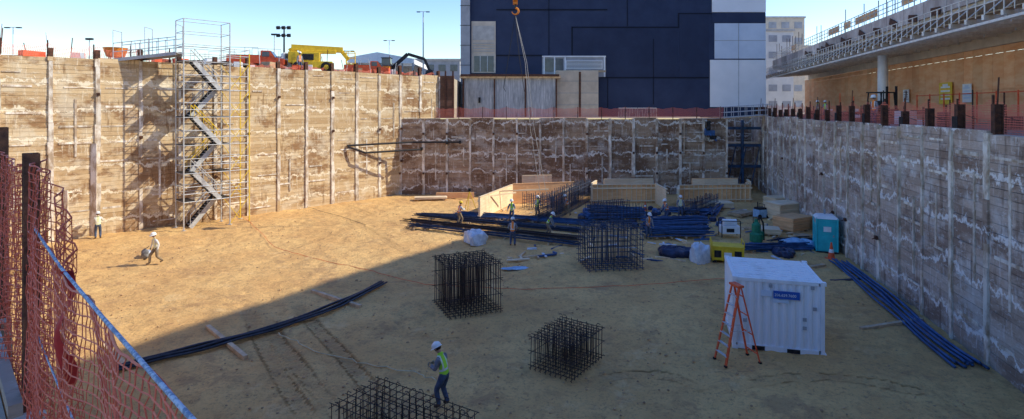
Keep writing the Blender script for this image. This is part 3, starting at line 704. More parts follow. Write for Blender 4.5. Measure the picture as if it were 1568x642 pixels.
for x in(.01,W_-.11): mb.bx(x,x+.1,.16,D_-.15,H_-.14,H_-.02,0); mb.bx(x,x+.1,.16,D_-.15,.02,.2,0)
mb.bx(.1,W_-.1,.1,D_-.1,H_-.07,H_-.045,0)
for i in range(9): y=.25+i*.29; mb.bx(.15,W_-.15,y,y+.12,H_-.045,H_-.015,0)
for x in(.65,1.8): mb.bx(x,x+.42,-.004,.02,.03,.17,1)
mb.bx(.12,W_-.12,.12,D_-.12,.15,.18,1)
cont=mb.obj('shipping_container',['container','dark'],cb,-.27)
mb=MB(); mb.bx(1.35,2.2,-.035,-.005,1.93,2.2,0); mb.bx(.95,1.3,-.02,-.003,1.98,2.18,1); mb.bx(1.35,1.85,-.015,-.003,1.78,1.9,1)
for i,(x,z) in enumerate(((1.2,2.3),(2.55,2.33),(.35,1.0),(2.62,1.6),(2.3,1.2),(2.3,.9))): mb.bx(x,x+.12,-.02,-.003,z,z+.12,2)
mb.obj('company_sign',['bluesign','bluegrey','grey'],parent=cont)
for txt,x,z,sz in(('206.629.7600',1.38,2.02,.13),):
    cu=bpy.data.curves.new('sign_text','FONT'); cu.body=txt; cu.size=sz; cu.extrude=.003; o=bpy.data.objects.new('sign_text',cu); sc.collection.objects.link(o); o.parent=cont; o.location=(x,-.042,z); o.rotation_euler=(math.pi/2,0,0); cu.materials.append(M['whitep'])
mb=MB()
def ladder(h):
    for sx in(-1,1):
        mb.beam((sx*.32,-.05,0),(sx*.2,.55,h),.09,.035,0); mb.beam((sx*.34,1.25,0),(sx*.2,.62,h),.07,.03,0)
        mb.box((sx*.32,-.05,.03),(.1,.08,.06),2); mb.box((sx*.34,1.25,.03),(.1,.08,.06),2)
        mb.beam((sx*.29,.2,h*.45),(sx*.29,1.0,h*.42),.03,.012,1)
    n_=int(h/.3)
    for i in range(1,n_):
        t=i/n_; x=.32-.12*t; mb.box((0,-.05+.6*t,h*t),(2*x,.09,.03),1)
        if i%2: mb.box((0,1.25-.63*t,h*t),(2*(.34-.14*t),.03,.03),0)
    mb.box((0,.58,h+.02),(.5,.24,.07),0)
ladder(2.6)
lp=G(1100,556); mb.obj('step_ladder',['red','galv','black'],lp+V((.1,0,0)),-1.35)
mb=MB(); w=.56
mb.bx(-w,w,-w,w,.12,2.05,0); mb.bx(-w-.05,w+.05,-w-.05,w+.05,0,.12,1)
for x in(-w,w):
    for y in(-w,w): mb.tube([(x,y,.1),(x,y,2.1)],.05,8,0)
mb.bx(-.42,.42,-w-.03,-w-.003,.18,1.95,0); mb.bx(-.34,.34,-w-.045,-w-.032,.3,1.0,0); mb.bx(-.34,.34,-w-.045,-w-.032,1.1,1.85,0); mb.bx(-.2,.2,-w-.06,-w-.047,1.3,1.6,2); mb.bx(.3,.36,-w-.08,-w-.03,1.0,1.12,3)
for x in(-1,1): 
    for k in range(4): mb.bx(x*w-.01+x*.012,x*w+.01+x*.012,-.4+k*.22,-.3+k*.22,.3,1.6,0)
    mb.bx(x*(w+.004),x*(w+.02),-.4,.4,1.75,1.95,3)
mb.add([(-w-.06,-w-.06,2.05),(w+.06,-w-.06,2.05),(w+.06,w+.06,2.05),(-w-.06,w+.06,2.05),(-w*.8,-w*.8,2.22),(w*.8,-w*.8,2.22),(w*.8,w*.8,2.22),(-w*.8,w*.8,2.22)],[(0,1,5,4),(1,2,6,5),(2,3,7,6),(3,0,4,7),(4,5,6,7),(3,2,1,0)],2)
mb.bx(-.06,.04,.2,.3,2.2,2.5,3)
mb.obj('portable_toilet',['teal','dark','whitep','grey'],G(1264,385),-.35)
def cone(p,s=1.):
    mb=MB(); mb.bx(-.19*s,.19*s,-.19*s,.19*s,0,.035*s,0); mb.lathe([(.15*s,.035*s),(.105*s,.3*s)],(0,0,0),14,0); mb.lathe([(.107*s,.3*s),(.075*s,.45*s)],(0,0,0),14,1); mb.lathe([(.073*s,.45*s),(.03*s,.74*s)],(0,0,0),14,0)
    mb.obj('traffic_cone',['red','whitep'],p)
cone(G(1273,397),1.3); cone(G(1017,321),1.); cone(G(988,322),1.)
mb=MB()
mb.bx(-.85,.85,-.5,.5,.15,.85,0); mb.bx(-.88,.88,-.53,.53,.85,.93,0)
for x in(-.8,-.27,.27,.8): mb.bx(x-.04,x+.04,-.54,-.503,.12,.85,0)
mb.bx(-.2,.2,-.515,-.503,.35,.6,2); mb.bx(-.72,-.35,-.515,-.503,.3,.7,1); mb.bx(.35,.72,-.515,-.503,.3,.7,1)
mb.bx(-.8,-.6,-.5,.5,0,.15,1); mb.bx(.6,.8,-.5,.5,0,.15,1)
for x in(-.85,.85): mb.tube([(x,-.5,.9),(x,-.5,1.2),(x,.5,1.2),(x,.5,.9)],.03,6,0)
mb.obj('yellow_gang_box',['yel','dark','whitep'],G(1113,400),-.25,bevel=.015)
mb=MB(); mb.bx(-.6,.6,-.4,.4,.25,.75,0); mb.tube([(-.45,0,.95),(.45,0,.95)],.22,12,0); 
for x in(-.6,.6): mb.tube([(x,-.4,0),(x,-.4,1.1),(x,.4,1.1),(x,.4,0)],.035,6,1)
mb.tube([(-.6,-.4,1.1),(.6,-.4,1.1)],.03,6,1); mb.bx(-.3,.2,-.42,-.402,.35,.6,1)
mb.obj('generator',['whitep','dark'],G(1117,362),-.1,bevel=.02)
mb=MB(); mb.lathe([(.36,0),(.4,.06),(.4,.5),(.28,.62),(.28,1.1),(.2,1.2),(.12,1.3),(.12,1.45)],(0,0,0),16,0); mb.tube([(0,0,1.4),(.3,0,1.5),(.45,0,1.2),(.5,0,.1)],.06,8,1)
mb.tube([(-.2,0,1.2),(-.2,0,1.6),(.2,0,1.6),(.2,0,1.2)],.025,6,1); mb.box((.35,.1,.4),(.35,.3,.5),0)
mb.obj('dewatering_pump',['green','black'],G(1158,370))
mb=MB(); mb.bx(-.45,.45,-.35,.35,.1,.7,0); mb.bx(-.4,.4,-.3,.3,.7,.85,1); mb.tube([(-.3,0,.8),(-.3,0,1.3)],.04,6,1); mb.tube([(.1,-.3,.85),(.1,-.3,1.1),(.1,.3,1.1),(.1,.3,.85)],.02,6,1)
for x in(-.4,.4): wheel(mb,(x,-.36,.18),.18,.08,(0,1,0),1,1)
mb.obj('welding_machine',['tarpl','dark'],G(1165,334),.3)
def heap(px,py,w,d,h,mat,name,seed,sq=1.):
    rnd=random.Random(seed); c=G(px,py); mb=MB(); ph=[rnd.uniform(0,6) for _ in range(6)]
    def fn(u,v):
        a=u*2*math.pi
        r=1 if v<.5 else 1-(v-.5)*2*.92
        z=min(v/.5,1.)*h*(.86) if v<.5 else h*(.86+.14*(1-(1-(v-.5)*2)**2))
        wob=1+.10*math.sin(3*a+ph[0]+v*3)+.07*math.sin(7*a+ph[1]+v*8)+.05*math.sin(13*a+ph[2])
        bul=1+(.14 if sq==1 else .06)*math.sin(min(v/.5,1)*math.pi)
        cx=math.copysign(abs(math.cos(a))**sq,math.cos(a)); sy_=math.copysign(abs(math.sin(a))**sq,math.sin(a))
        return V((w/2*r*wob*bul*cx,d/2*r*wob*bul*sy_,z+.05*h*math.sin(5*a+ph[3])*(v>.4)+.12*h*math.sin(3*a+ph[4]+6*r)*(v>.4)))
    mb.grid(fn,40,14); o=mb.obj(name,[mat],c,rnd.random()*3,smooth=True); return o
heap(1071,402,.85,.85,1.0,'bag','bulk_material_bag',1,.5); heap(728,372,1.5,1.1,.75,'bag','bulk_material_bag',2,.55)
heap(1037,392,2.0,1.2,.5,'tarp','crumpled_tarp',3); heap(1224,378,1.8,1.2,.45,'tarpl','crumpled_tarp',4); heap(1022,388,1.0,.8,.4,'tarp','crumpled_tarp',9)
heap(790,412,1.3,.5,.08,'tarpl','crumpled_tarp',5); heap(1200,392,1.4,1,.4,'tarp','crumpled_tarp',6)
# ------------------------------------------------------------------ rebar cages
def cage(c,yaw,w,d,h,nx_,ny_,mat,r=.016,rings=4,name='rebar_cage',seed=0,jit=.03):
    rnd=random.Random(seed); mb=MB()
    for i in range(nx_):
        for j in range(ny_):
            x=-w/2+w*i/(nx_-1);y=-d/2+d*j/(ny_-1); a,b2=rnd.uniform(-jit,jit),rnd.uniform(-jit,jit)
            hh=h+rnd.uniform(-.04,.04)
            pts=[(x,y,.02),(x+a*.5,y+b2*.5,hh*.5),(x+a,y+b2,hh)]
            if rnd.random()<.5: s=rnd.choice((-1,1)); pts+=[(x+a+.04*s,y+b2,hh+.05),(x+a+.14*s,y+b2,hh+.03)]
            mb.tube(pts,r,4,0)
    for k in range(rings):
        z=.12+(h-.2)*k/max(1,rings-1)
        full=k in(0,rings-1)
        for i in range(nx_):
            if full or i in(0,nx_-1): x=-w/2+w*i/(nx_-1)+r*2; mb.tube([(x,-d/2-.12,z),(x,d/2+.12,z+rnd.uniform(-.02,.02))],r,4,0)
        for j in range(ny_):
            if full or j in(0,ny_-1): y=-d/2+d*j/(ny_-1)+r*2; mb.tube([(-w/2-.12,y,z+.04),(w/2+.12,y,z+.04+rnd.uniform(-.02,.02))],r,4,0)
    return mb.obj(name,[mat],c,yaw)
cage(V((-1.95,24.2,0)),.42,2.25,2.2,2.15,11,9,'rebar',.016,4,seed=1)
cage(V((1.85,18.9,0)),-.62,1.55,2.1,1.15,9,11,'rebar',.013,3,seed=2)
cage(V((-2.75,14.0,0)),-.55,3.3,1.6,1.2,15,7,'rebar',.013,3,seed=3)
cage(V((5.35,30.6,0)),.15,2.9,2.2,2.3,10,7,'rebarb',.018,8,seed=4,jit=.06)
def mat_grid(a,b2,h,mat,sp=.22,r=.015,double=.5,lean=0,name='rebar_cage',seed=0):
    rnd=random.Random(seed); a=V(a);b2=V(b2);u=(b2-a);L=u.length;u.normalize();nn=V((-u.y,u.x,0)); mb=MB()
    for off in((0,double) if double else (0,)):
        s=0
        while s<L:
            p=a+u*s+nn*off; mb.tube([p,p+V((rnd.uniform(-.03,.03),0,h*rnd.uniform(.92,1.05)))+nn*lean],r,4,0); s+=sp
        z=.15
        while z<h*.95: mb.tube([a+nn*off+nn*lean*z/h+V((0,0,z)),b2+nn*off+nn*lean*z/h+V((0,0,z))],r,4,0); z+=sp*1.3
    mb.obj(name,[mat])
mat_grid(G(838,345),G(905,308),2.1,'rebarb',.22,.022,.8,seed=1)
mat_grid(G(800,318),G(840,322),1.3,'rebarb',.22,.022,.8,seed=2)
mat_grid(G(1058,335),G(1100,318),1.3,'rebarb',.28,.028,.6,seed=3)
mat_grid(G(905,332),G(965,326),1.1,'rebarb',.22,.022,.8,seed=4)
mat_grid(G(910,345),G(990,343),1.4,'rebarb',.25,.02,.9,seed=5)
# ------------------------------------------------------------------ bundles
def bundle(a,b2,n_,r,w,mat,name='rebar_bundle',seed=0,z0=.12,wig=.08,stack=.35,seg=6):
    rnd=random.Random(seed); a=V(a);b2=V(b2);u=(b2-a).normalized();nn=V((-u.y,u.x,0)); mb=MB()
    for i in range(n_):
        o=rnd.uniform(-w/2,w/2); z=z0+r+rnd.random()*stack*(1-abs(o)/(w/2+.01)*.6); e0,e1=rnd.uniform(-.4,.4),rnd.uniform(-.4,.4); o2=o+rnd.uniform(-.15,.15)*w; ph=rnd.uniform(0,6)
        pts=[]
        for k in range(seg+1):
            t=k/seg; p=a.lerp(b2,t)+u*(e0*(1-t)+e1*t)+nn*(o*(1-t)+o2*t+wig*math.sin(t*4+ph)); pts.append((p.x,p.y,z+.02*math.sin(t*9+ph)))
        mb.tube(pts,r,5,0)
    for t in np.arange(.1,1,.25):
        p=a.lerp(b2,t); mb.beam(p-nn*(w*.6)+V((0,0,.06)),p+nn*(w*.6)+V((0,0,.06)),.1,.11,1)
    return mb.obj(name,[mat,'wood'])
bundle(G(632,350),G(885,379),16,.026,.5,'rebarb',seed=1,stack=.25)
bundle(G(636,342),G(886,369),18,.026,.6,'rebar',seed=21,stack=.25)
bundle(G(640,334),G(890,358),24,.026,.8,'rebarb',seed=2,stack=.3)
bundle(G(700,331),G(905,346),22,.026,.8,'bluepipe',seed=3,stack=.3)
bundle(G(620,340),G(740,352),8,.026,.8,'rebar',seed=4,stack=.15)
bundle(G(625,352),G(700,346),5,.026,.6,'rebar',seed=24,stack=.1)
bundle(G(645,330),G(760,336),10,.026,.8,'rebarb',seed=25,stack=.15)
bundle(G(992,362),G(1080,361),60,.032,1.4,'bluepipe',seed=5,stack=.75)
bundle(G(988,348),G(1078,346),50,.032,1.3,'bluepipe',seed=6,stack=.7)
bundle(G(905,324),G(985,330),30,.04,1.3,'bluepipe',seed=7,stack=.5)
bundle(G(900,338),G(985,336),24,.035,1.2,'bluepipe',seed=27,stack=.4)
bundle(G(1086,334),G(1100,318),18,.04,1.0,'bluepipe',seed=8,stack=.4)
bundle(G(1020,326),G(1085,329),18,.035,1.0,'bluepipe',seed=28,stack=.4)
bundle(G(960,345),G(900,330),14,.03,1.0,'rebarb',seed=10,stack=.3)
bundle(G(1140,386),G(1235,384),20,.04,.8,'bluepipe',seed=9,stack=.35)
bundle(G(780,345),G(850,330),12,.028,1.0,'rebar',seed=12,stack=.2)
bundle(G(1185,376),G(1240,372),20,.03,1.1,'rebarb',seed=13,stack=.3)
def curve_bundle(px,n_,r,gap,mat,name,seed=0,z=.08,sub=6,lift=0):
    rnd=random.Random(seed); P=[G(*p) for p in px]; Q=[]
    for i in range(len(P)-1):
        p0=P[max(i-1,0)];p1=P[i];p2=P[i+1];p3=P[min(i+2,len(P)-1)]
        for k in range(sub):
            t=k/sub; Q.append(.5*((2*p1)+(-p0+p2)*t+(2*p0-5*p1+4*p2-p3)*t*t+(-p0+3*p1-3*p2+p3)*t**3))
    Q.append(P[-1]); mb=MB()
    for i in range(n_):
        o=(i-(n_-1)/2)*gap; ph=rnd.uniform(0,6); pts=[]; cut0=rnd.randint(0,2); cut1=rnd.randint(0,1)
        for k,q in enumerate(Q):
            t=(Q[min(k+1,len(Q)-1)]-Q[max(k-1,0)]).normalized(); nn=V((-t.y,t.x,0)); w_=o+.5*gap*math.sin(k*.5+ph)
            pts.append(V((q.x,q.y,0))+nn*w_+V((0,0,z+r+(i%2)*lift+.015*math.sin(k+ph))))
        mb.tube(pts[cut0:len(pts)-cut1],r,7,0)
    return mb.obj(name,[mat],smooth=True)
curve_bundle([(588,436),(530,466),(440,501),(340,530),(240,555),(165,575)],5,.045,.09,'hose','black_pipe_bundle',1,.1,lift=.07)
curve_bundle([(1284,402),(1312,424),(1365,468),(1430,525),(1488,568)],9,.05,.11,'bluepipe','blue_conduit_bundle',2,.05,lift=.08)
curve_bundle([(1262,432),(1300,431),(1330,428)],2,.05,.1,'hose','black_pipe',3,.03)
def timber(a,b2,w=.16,h=.14,name='timber_skid'):
    mb=MB(); a=G(*a);b2=G(*b2); mb.beam(a+V((0,0,h/2)),b2+V((0,0,h/2)),w,h,0); mb.obj(name,['wood'])
timber((478,448),(552,472)); timber((318,503),(376,551)); timber((160,532),(190,562)); timber((1318,507),(1412,492)); timber((1240,412),(1262,408),.2); timber((1120,350),(1170,352),.2)
def cord(px,r,mat,name):
    P=[G(*p) for p in px]; mb=MB(); Q=[]
    for i in range(len(P)-1):
        for k in range(8): q=P[i].lerp(P[i+1],k/8); Q.append(q+V((random.uniform(-.08,.08),random.uniform(-.08,.08),.07)))
    Q.append(P[-1]+V((0,0,.04))); mb.tube(Q,r,5,0); mb.obj(name,[mat])
cord([(365,325),(420,380),(480,398),(560,415),(650,438),(800,445),(960,440),(1115,428)],.012,'red','power_cable')
cord([(425,512),(480,540),(560,560),(640,575),(668,585)],.016,'cord','rope_line')
cord([(380,320),(470,318),(560,345)],.012,'dark','power_cable')
# ------------------------------------------------------------------ formwork
def formpanel(mb,a,b2,h,mt=0,stud=1,side=1):
    a=V(a);b2=V(b2);u=(b2-a);L=u.length;u.normalize();nn=V((-u.y,u.x,0))*side; R=Matrix.Rotation(ang(u),3,'Z')
    s=0
    while s<L-.05:
        w=min(1.22,L-s); c=a+u*(s+w/2); c.z=h/2; mb.box(c,(w-.015,.03,h),mt,R); s+=1.22
    s=0
    while s<=L:
        c=a+u*min(s,L-.03)+nn*.075; c.z=h/2; mb.box(c,(.045,.11,h-.02),stud,R); s+=.45
    for z in(.25,h-.3): c=(a+b2)/2+nn*.18; c.z=z; mb.box(c,(L,.09,.1),stud,R)
    c=(a+b2)/2+nn*.05; c.z=h+.03; mb.box(c,(L,.17,.05),stud,R)
mb=MB(); A_=G(735,336);B_=G(785,312);C_=G(879,308)
formpanel(mb,A_,B_,1.7,0,0,1); formpanel(mb,B_,C_,1.75,1,1,1); formpanel(mb,G(800,305),G(845,304),2.2,0,0,1)
formpanel(mb,C_,G(862,318),1.4,0,0,1); mb.beam(G(742,330)+V((0,0,1.5)),G(790,322)+V((0,0,1.5)),.1,.1,0); mb.beam(G(760,322)+V((0,0,1.6)),G(840,318)+V((0,0,1.6)),.1,.1,0)
mb.obj('wall_formwork',['ply','plyo'])
mb=MB(); formpanel(mb,G(907,312),G(1003,311),1.7,1,0,-1); formpanel(mb,G(1003,311),G(1020,322),1.75,0,0,1); formpanel(mb,G(925,308),G(1000,307),2.0,0,0,1); formpanel(mb,G(907,312),G(914,306),1.8,0,0,1); mb.obj('wall_formwork',['ply','plyo'])
mb=MB(); formpanel(mb,G(1040,311),G(1150,309),1.6,1,0,-1); formpanel(mb,G(1060,307),G(1130,306),2.0,0,1,1); formpanel(mb,G(1040,320),G(1040,311),1.6,0,0,1); formpanel(mb,G(1150,309),G(1145,304),1.8,0,0,1); mb.obj('wall_formwork',['ply','plyo'])
mb=MB(); formpanel(mb,G(668,304),G(726,303.5),.5,0,0,1); mb.obj('wall_formwork',['plyo','wood'])
def stack(px,py,w,d,n_,yaw,seed,mat='ply',th=.04,name='plywood_stack'):
    rnd=random.Random(seed); mb=MB(); z=.1
    for x in(-w*.4,0,w*.4): mb.bx(x-.05,x+.05,-d/2,d/2,0,.1,1)
    for i in range(n_):
        t=th*rnd.uniform(.8,1.3); mb.box((rnd.uniform(-.05,.05),rnd.uniform(-.05,.05),z+t/2),(w,d,t-.004),0,Matrix.Rotation(rnd.uniform(-.03,.03),3,'Z')); z+=t
    mb.obj(name,[mat,'wood'],G(px,py),yaw)
stack(1214,352,2.2,1.6,22,.5,1,'plyo'); stack(1200,335,2.4,1.6,28,.35,2); stack(1197,318,2.6,1.5,20,.3,3,'ply'); stack(1175,358,1.6,1.3,8,-.3,4); stack(1230,368,.9,.7,6,.3,5,'wood'); stack(1100,318,2.2,1.2,10,0,6)
stack(975,300,4.5,.8,8,.05,7,'wood'); stack(1135,330,2.0,1.2,6,.6,8,'wood'); stack(660,306,3.0,.8,5,.1,9,'ply')
mb=MB(); 
for a in range(3): mb.tube([(.6*math.cos(a*2.1+.3),.6*math.sin(a*2.1+.3),0),(0,0,1.6)],.03,6,0)
mb.box((0,0,1.72),(.22,.2,.26),1); mb.tube([(-.0,-.16,1.74),(0,.16,1.74)],.06,8,1); mb.obj('survey_tripod',['yel','dark'],G(719,322))
mb=MB(); rnd=random.Random(11)
for i in range(170):
    px=rnd.uniform(770,1240); py=rnd.uniform(315,400); p=G(px,py); L=rnd.uniform(.2,1.4); a=rnd.random()*3.14
    mb.box(p+V((0,0,.05)),(L,rnd.uniform(.05,.2),rnd.uniform(.03,.12)),rnd.choice((0,0,1,1,2,3)),Matrix.Rotation(a,3,'Z'))
mb.obj('wood_scraps',['wood','ply','bluepipe','bag'])
mb=MB()
for i in range(60):
    px=rnd.uniform(890,1110); py=rnd.uniform(322,352); p=G(px,py); mb.lathe([(.1,0),(.28,.06),(.25,.3),(.1,.38)],p,7,rnd.choice((0,1,0,2)),Matrix.Rotation(rnd.random()*3,3,'Z'),rnd.uniform(.6,1.6),1)
mb.obj('small_material_heap',['tarp','bluepipe','rebar'])
# ------------------------------------------------------------------ people
def ik(a,b2,l1,l2,hint):
    d=b2-a; L=min(d.length,(l1+l2)*.995); dn=d.normalized(); b2=a+dn*L; x=(l1*l1-l2*l2+L*L)/(2*L); h=math.sqrt(max(l1*l1-x*x,0)); hp=(hint-dn*hint.dot(dn)).normalized()
    return a+dn*x+hp*h,b2
def vestmat(name,col,stripe=True):
    m,n,l,b=nt(name); at=n.new('ShaderNodeAttribute'); at.attribute_name='st'; ax=n.new('ShaderNodeAttribute'); ax.attribute_name='sx'
    t=at.outputs['Fac']; x=mathn(n,l,'ABSOLUTE',ax.outputs['Fac'])
    def band(v,c,w): return mathn(n,l,'LESS_THAN',mathn(n,l,'ABSOLUTE',mathn(n,l,'SUBTRACT',v,c)),w)
    s=mathn(n,l,'MAXIMUM',band(t,.14,.028),mathn(n,l,'MULTIPLY',band(x,.10,.024),mathn(n,l,'GREATER_THAN',t,.14)))
    c=mixc(n,l,s,col,(.85,.87,.82)); tc=n.new('ShaderNodeTexCoord'); w=noise(n,l,tc.outputs['Object'],9,(1,1,1),1,4,.6)
    c=mixc(n,l,smooth(n,l,w,.35,.75,0,.3),c,tuple(k*.45 for k in col)); l.new(c,b.inputs['Base Color']); b.inputs['Roughness'].default_value=.75
    bp=n.new('ShaderNodeBump'); bp.inputs['Strength'].default_value=.6; bp.inputs['Distance'].default_value=.03; l.new(w,bp.inputs['Height']); l.new(bp.outputs[0],b.inputs['Normal'])
    return m
VG=vestmat('hi_vis_lime',(.48,.95,.06)); VO=vestmat('hi_vis_orange',(1.0,.28,.05)); VY=vestmat('hi_vis_pale',(.82,.84,.5))
SK=pm('skin',(.60,.36,.25),(.48,.28,.20),8,.6); JE=pm('denim',(.09,.13,.22),(.05,.07,.13),9,.9,0,.5,20); KH=pm('khaki_trousers',(.32,.25,.17),(.2,.15,.10),9,.9,0,.5,20)
SG=pm('grey_shirt',(.30,.31,.34),(.18,.18,.21),9,.9,0,.5,20); SW=pm('white_shirt',(.78,.78,.76),(.55,.55,.55),9,.9,0,.4,20); BT=pm('work_boots',(.18,.11,.06),(.09,.06,.04),9,.8); GL=pm('work_gloves',(.42,.37,.29),(.25,.22,.17),9,.9)
HW=pm('hard_hat_white',(.92,.92,.90),(.85,.85,.83),4,.35); HB=pm('dark_hair',(.03,.02,.015),None,20,.8)
HYl=pm('hard_hat_yellow',(.85,.6,.06),(.75,.5,.05),4,.35); LIPS=pm('lips',(.45,.18,.15))
def worker(p,fwd,vest=VG,shirt=SG,pants=JE,lean=5,rh=(.28,.12,.85),lh=(-.28,.12,.85),rf=(.13,0),lf=(-.13,0),ph=.93,scale=1.,hat=HW,headtilt=0,sub=2,hlift=(0,0)):
    la=math.radians(lean); pel=V((0,0,ph)); up=V((0,math.sin(la),math.cos(la))); fw=V((0,math.cos(la),-math.sin(la)))
    sp=pel+up*.17; ch=pel+up*.38; nb=pel+up*.52
    ht=la*.5+math.radians(headtilt); hu=V((0,math.sin(ht),math.cos(ht))); hf=V((0,math.cos(ht),-math.sin(ht)))
    nk=nb+hu*.06; hj=nk+hu*.075+hf*.02; hm=hj+hu*.075+hf*.0; htp=hm+hu*.06
    shR=ch+up*.09+V((.175,0,0)); shL=ch+up*.09-V((.175,0,0))
    elR,wrR=ik(shR,V(rh),.29,.26,V((.5,-1,-.3))); elL,wrL=ik(shL,V(lh),.29,.26,V((-.5,-1,-.3)))
    hpR=pel+V((.095,0,-.04)); hpL=pel+V((-.095,0,-.04))
    aR=V((rf[0],rf[1]-.0,.09+hlift[0])); aL=V((lf[0],lf[1],.09+hlift[1]))
    knR,aR=ik(hpR,aR,.43,.42,V((.1,1,0))); knL,aL=ik(hpL,aL,.43,.42,V((-.1,1,0)))
    toR=aR+V((.03,.17,-.045)); toL=aL+V((-.03,.17,-.045))
    hdR=wrR+(wrR-elR).normalized()*.08; hdL=wrL+(wrL-elL).normalized()*.08
    J=[(pel,.14,-1),(sp,.135,0),(ch,.145,1),(nb,.085,2),(nk,.06,3),(hj,.075,4),(hm,.096,5),(htp,.078,6),
       (shR,.078,2),(elR,.06,8),(wrR,.042,9),(hdR,.04,10),(shL,.078,2),(elL,.06,12),(wrL,.042,13),(hdL,.04,14),
       (hpR,.108,0),(knR,.08,16),(aR,.06,17),(toR,.046,18),(hpL,.108,0),(knL,.08,20),(aL,.06,21),(toL,.046,22)]
    me=bpy.data.meshes.new('tmp'); me.from_pydata([j[0] for j in J],[(i,j[2]) for i,j in enumerate(J) if j[2]>=0],[]); ob=bpy.data.objects.new('tmp',me); sc.collection.objects.link(ob)
    sk=ob.modifiers.new('s','SKIN'); sk.branch_smoothing=.3
    for i,j in enumerate(J):
        sv=me.skin_vertices[0].data[i]; sv.radius=(j[1],j[1]); sv.use_root=(i==0)
    ss=ob.modifiers.new('ss','SUBSURF'); ss.levels=sub; ss.render_levels=sub
    dg=bpy.context.evaluated_depsgraph_get(); dg.update(); nm=bpy.data.meshes.new_from_object(ob.evaluated_get(dg)); bpy.data.objects.remove(ob)
    seg=[(pel,pel+up*.06,3),(pel+up*.1,nb,1),(nk,htp,0),(shR,elR,2),(elR,wrR,2),(wrR,hdR,5),(shL,elL,2),(elL,wrL,2),(wrL,hdL,5),(hpR,knR,3),(knR,aR+V((0,0,.1)),3),(aR,toR,4),(hpL,knL,3),(knL,aL+V((0,0,.1)),3),(aL,toL,4)]
    def near(q):
        best=9;k=0
        for a,b2,c in seg:
            d=b2-a;t=max(0,min(1,(q-a).dot(d)/d.length_squared)); e=(q-a-d*t).length-(.04 if c==1 else 0)
            if e<best: best=e;k=c
        return k
    nm.materials.clear()
    for mm in(SK,vest,shirt,pants,BT,GL): nm.materials.append(mm)
    for pl in nm.polygons: pl.material_index=near(V(pl.center)); pl.use_smooth=True
    nm.attributes.new('st','FLOAT','POINT'); nm.attributes.new('sx','FLOAT','POINT')
    st_=[];sx_=[]
    for i,vv in enumerate(nm.vertices):
        q=vv.co.copy(); t=(q-pel).dot(up)
        if 0<t<.5 and abs(q.x)<.17:
            k=(q-pel).dot(fw); q-= fw*k*.18
        if q.z<.0: q.z=.0
        vv.co=q; st_.append(t); sx_.append(q.x)
    nm.attributes['st'].data.foreach_set('value',st_); nm.attributes['sx'].data.foreach_set('value',sx_)
    o=bpy.data.objects.new('construction_worker',nm); sc.collection.objects.link(o)
    o.location=p; o.rotation_euler=(0,0,math.atan2(-fwd[0],fwd[1])); o.scale=(scale,)*3
    Rh=Matrix((V((1,0,0)),hf,hu)).transposed()
    mb=MB(); c=hm+hu*.035
    mb.lathe([(.122,0),(.124,.03),(.118,.07),(.098,.105),(.06,.128),(.02,.135)],c,20,0,Rh,1,1.15)
    vs=[];nb_=24
    for i in range(nb_):
        a=2*math.pi*i/nb_; ex=.025+.045*max(0,math.sin(a))**2
        for rr,zz in((.118,.006),(.122+ex,-.012 if math.sin(a)>0 else -.004),(.122+ex,-.018 if math.sin(a)>0 else -.01)): vs.append(c+Rh@V((rr*math.cos(a),rr*1.12*math.sin(a),zz)))
    mb.add(vs,[(i*3+k,((i+1)%nb_)*3+k,((i+1)%nb_)*3+k+1,i*3+k+1) for i in range(nb_) for k in(0,1)],0)
    mb.tube([c+Rh@V((0,.12*math.cos(a),.02+.118*math.sin(a))) for a in np.linspace(.3,2.84,9)],.014,5,0)
    mb.obj('hard_hat',[hat],parent=o,smooth=True)
    mb=MB()
    for s in(-1,1):
        e=hm+Rh@V((.033*s,.083,.0)); mb.lathe([(.004,-.011),(.013,-.006),(.013,.006),(.004,.011)],e,8,1,Rh); 
        mb.lathe([(.004,-.03),(.014,-.012),(.016,.015),(.006,.03)],hm+Rh@V((.092*s,-.005,-.015)),8,0,Rh,.6,1.2)
        mb.box(hm+Rh@V((.033*s,.09,.022)),(.03,.012,.007),2,Rh)
    mb.add([hm+Rh@V(q) for q in((-.009,.086,.004),(.009,.086,.004),(-.017,.088,-.038),(.017,.088,-.038),(0,.118,-.034),(0,.094,.006))],[(0,1,5),(0,5,4,2),(1,3,4,5),(2,4,3)],0)
    mb.box(hm+Rh@V((0,.085,-.062)),(.045,.012,.010),3,Rh)
    mb.lathe([(.088,-.05),(.1,-.02),(.1,.035)],hm-hf*.012,14,2,Rh,.98,.98)
    mb.obj('face_features',[SK,HB,HB,LIPS],parent=o,smooth=True)
    mb=MB()
    for s,w0,h0,e0 in((1,wrR,hdR,elR),(-1,wrL,hdL,elL)):
        d=(h0-w0).normalized(); sdv=V((1,0,0)); sdv=(sdv-d*sdv.dot(d)).normalized()
        axis=sdv.cross(d)
        for k,(off,ln) in enumerate(((-.028,.062),(-.009,.072),(.010,.067),(.028,.052))):
            b0=h0+axis*off*1.0; curl=-sdv*s
            mb.tube([b0-d*.01,b0+d*ln*.5+curl*.004,b0+d*ln*.85+curl*.022,b0+d*ln*.9+curl*.042],[.0105,.0095,.009,.007],6,0)
        th=w0+d*.03+axis*(-.03 if axis.y<0 else .03)
        mb.tube([th,th+d*.03+axis*(.022 if axis.y>0 else -.022),th+d*.062+axis*(.024 if axis.y>0 else -.024)-sdv*s*.012],[.013,.012,.008],6,0)
    mb.obj('fingers',[GL],parent=o,smooth=True)
    return o
def nrm(x,y): v=V((x,y,0)); v.normalize(); return v
worker(G(681,624),nrm(-.75,.35),VG,SG,JE,14,(.2,.42,1.08),(-.12,.40,1.12),(.14,-.02),(-.12,.1),.92,1.05,HW,22,3)
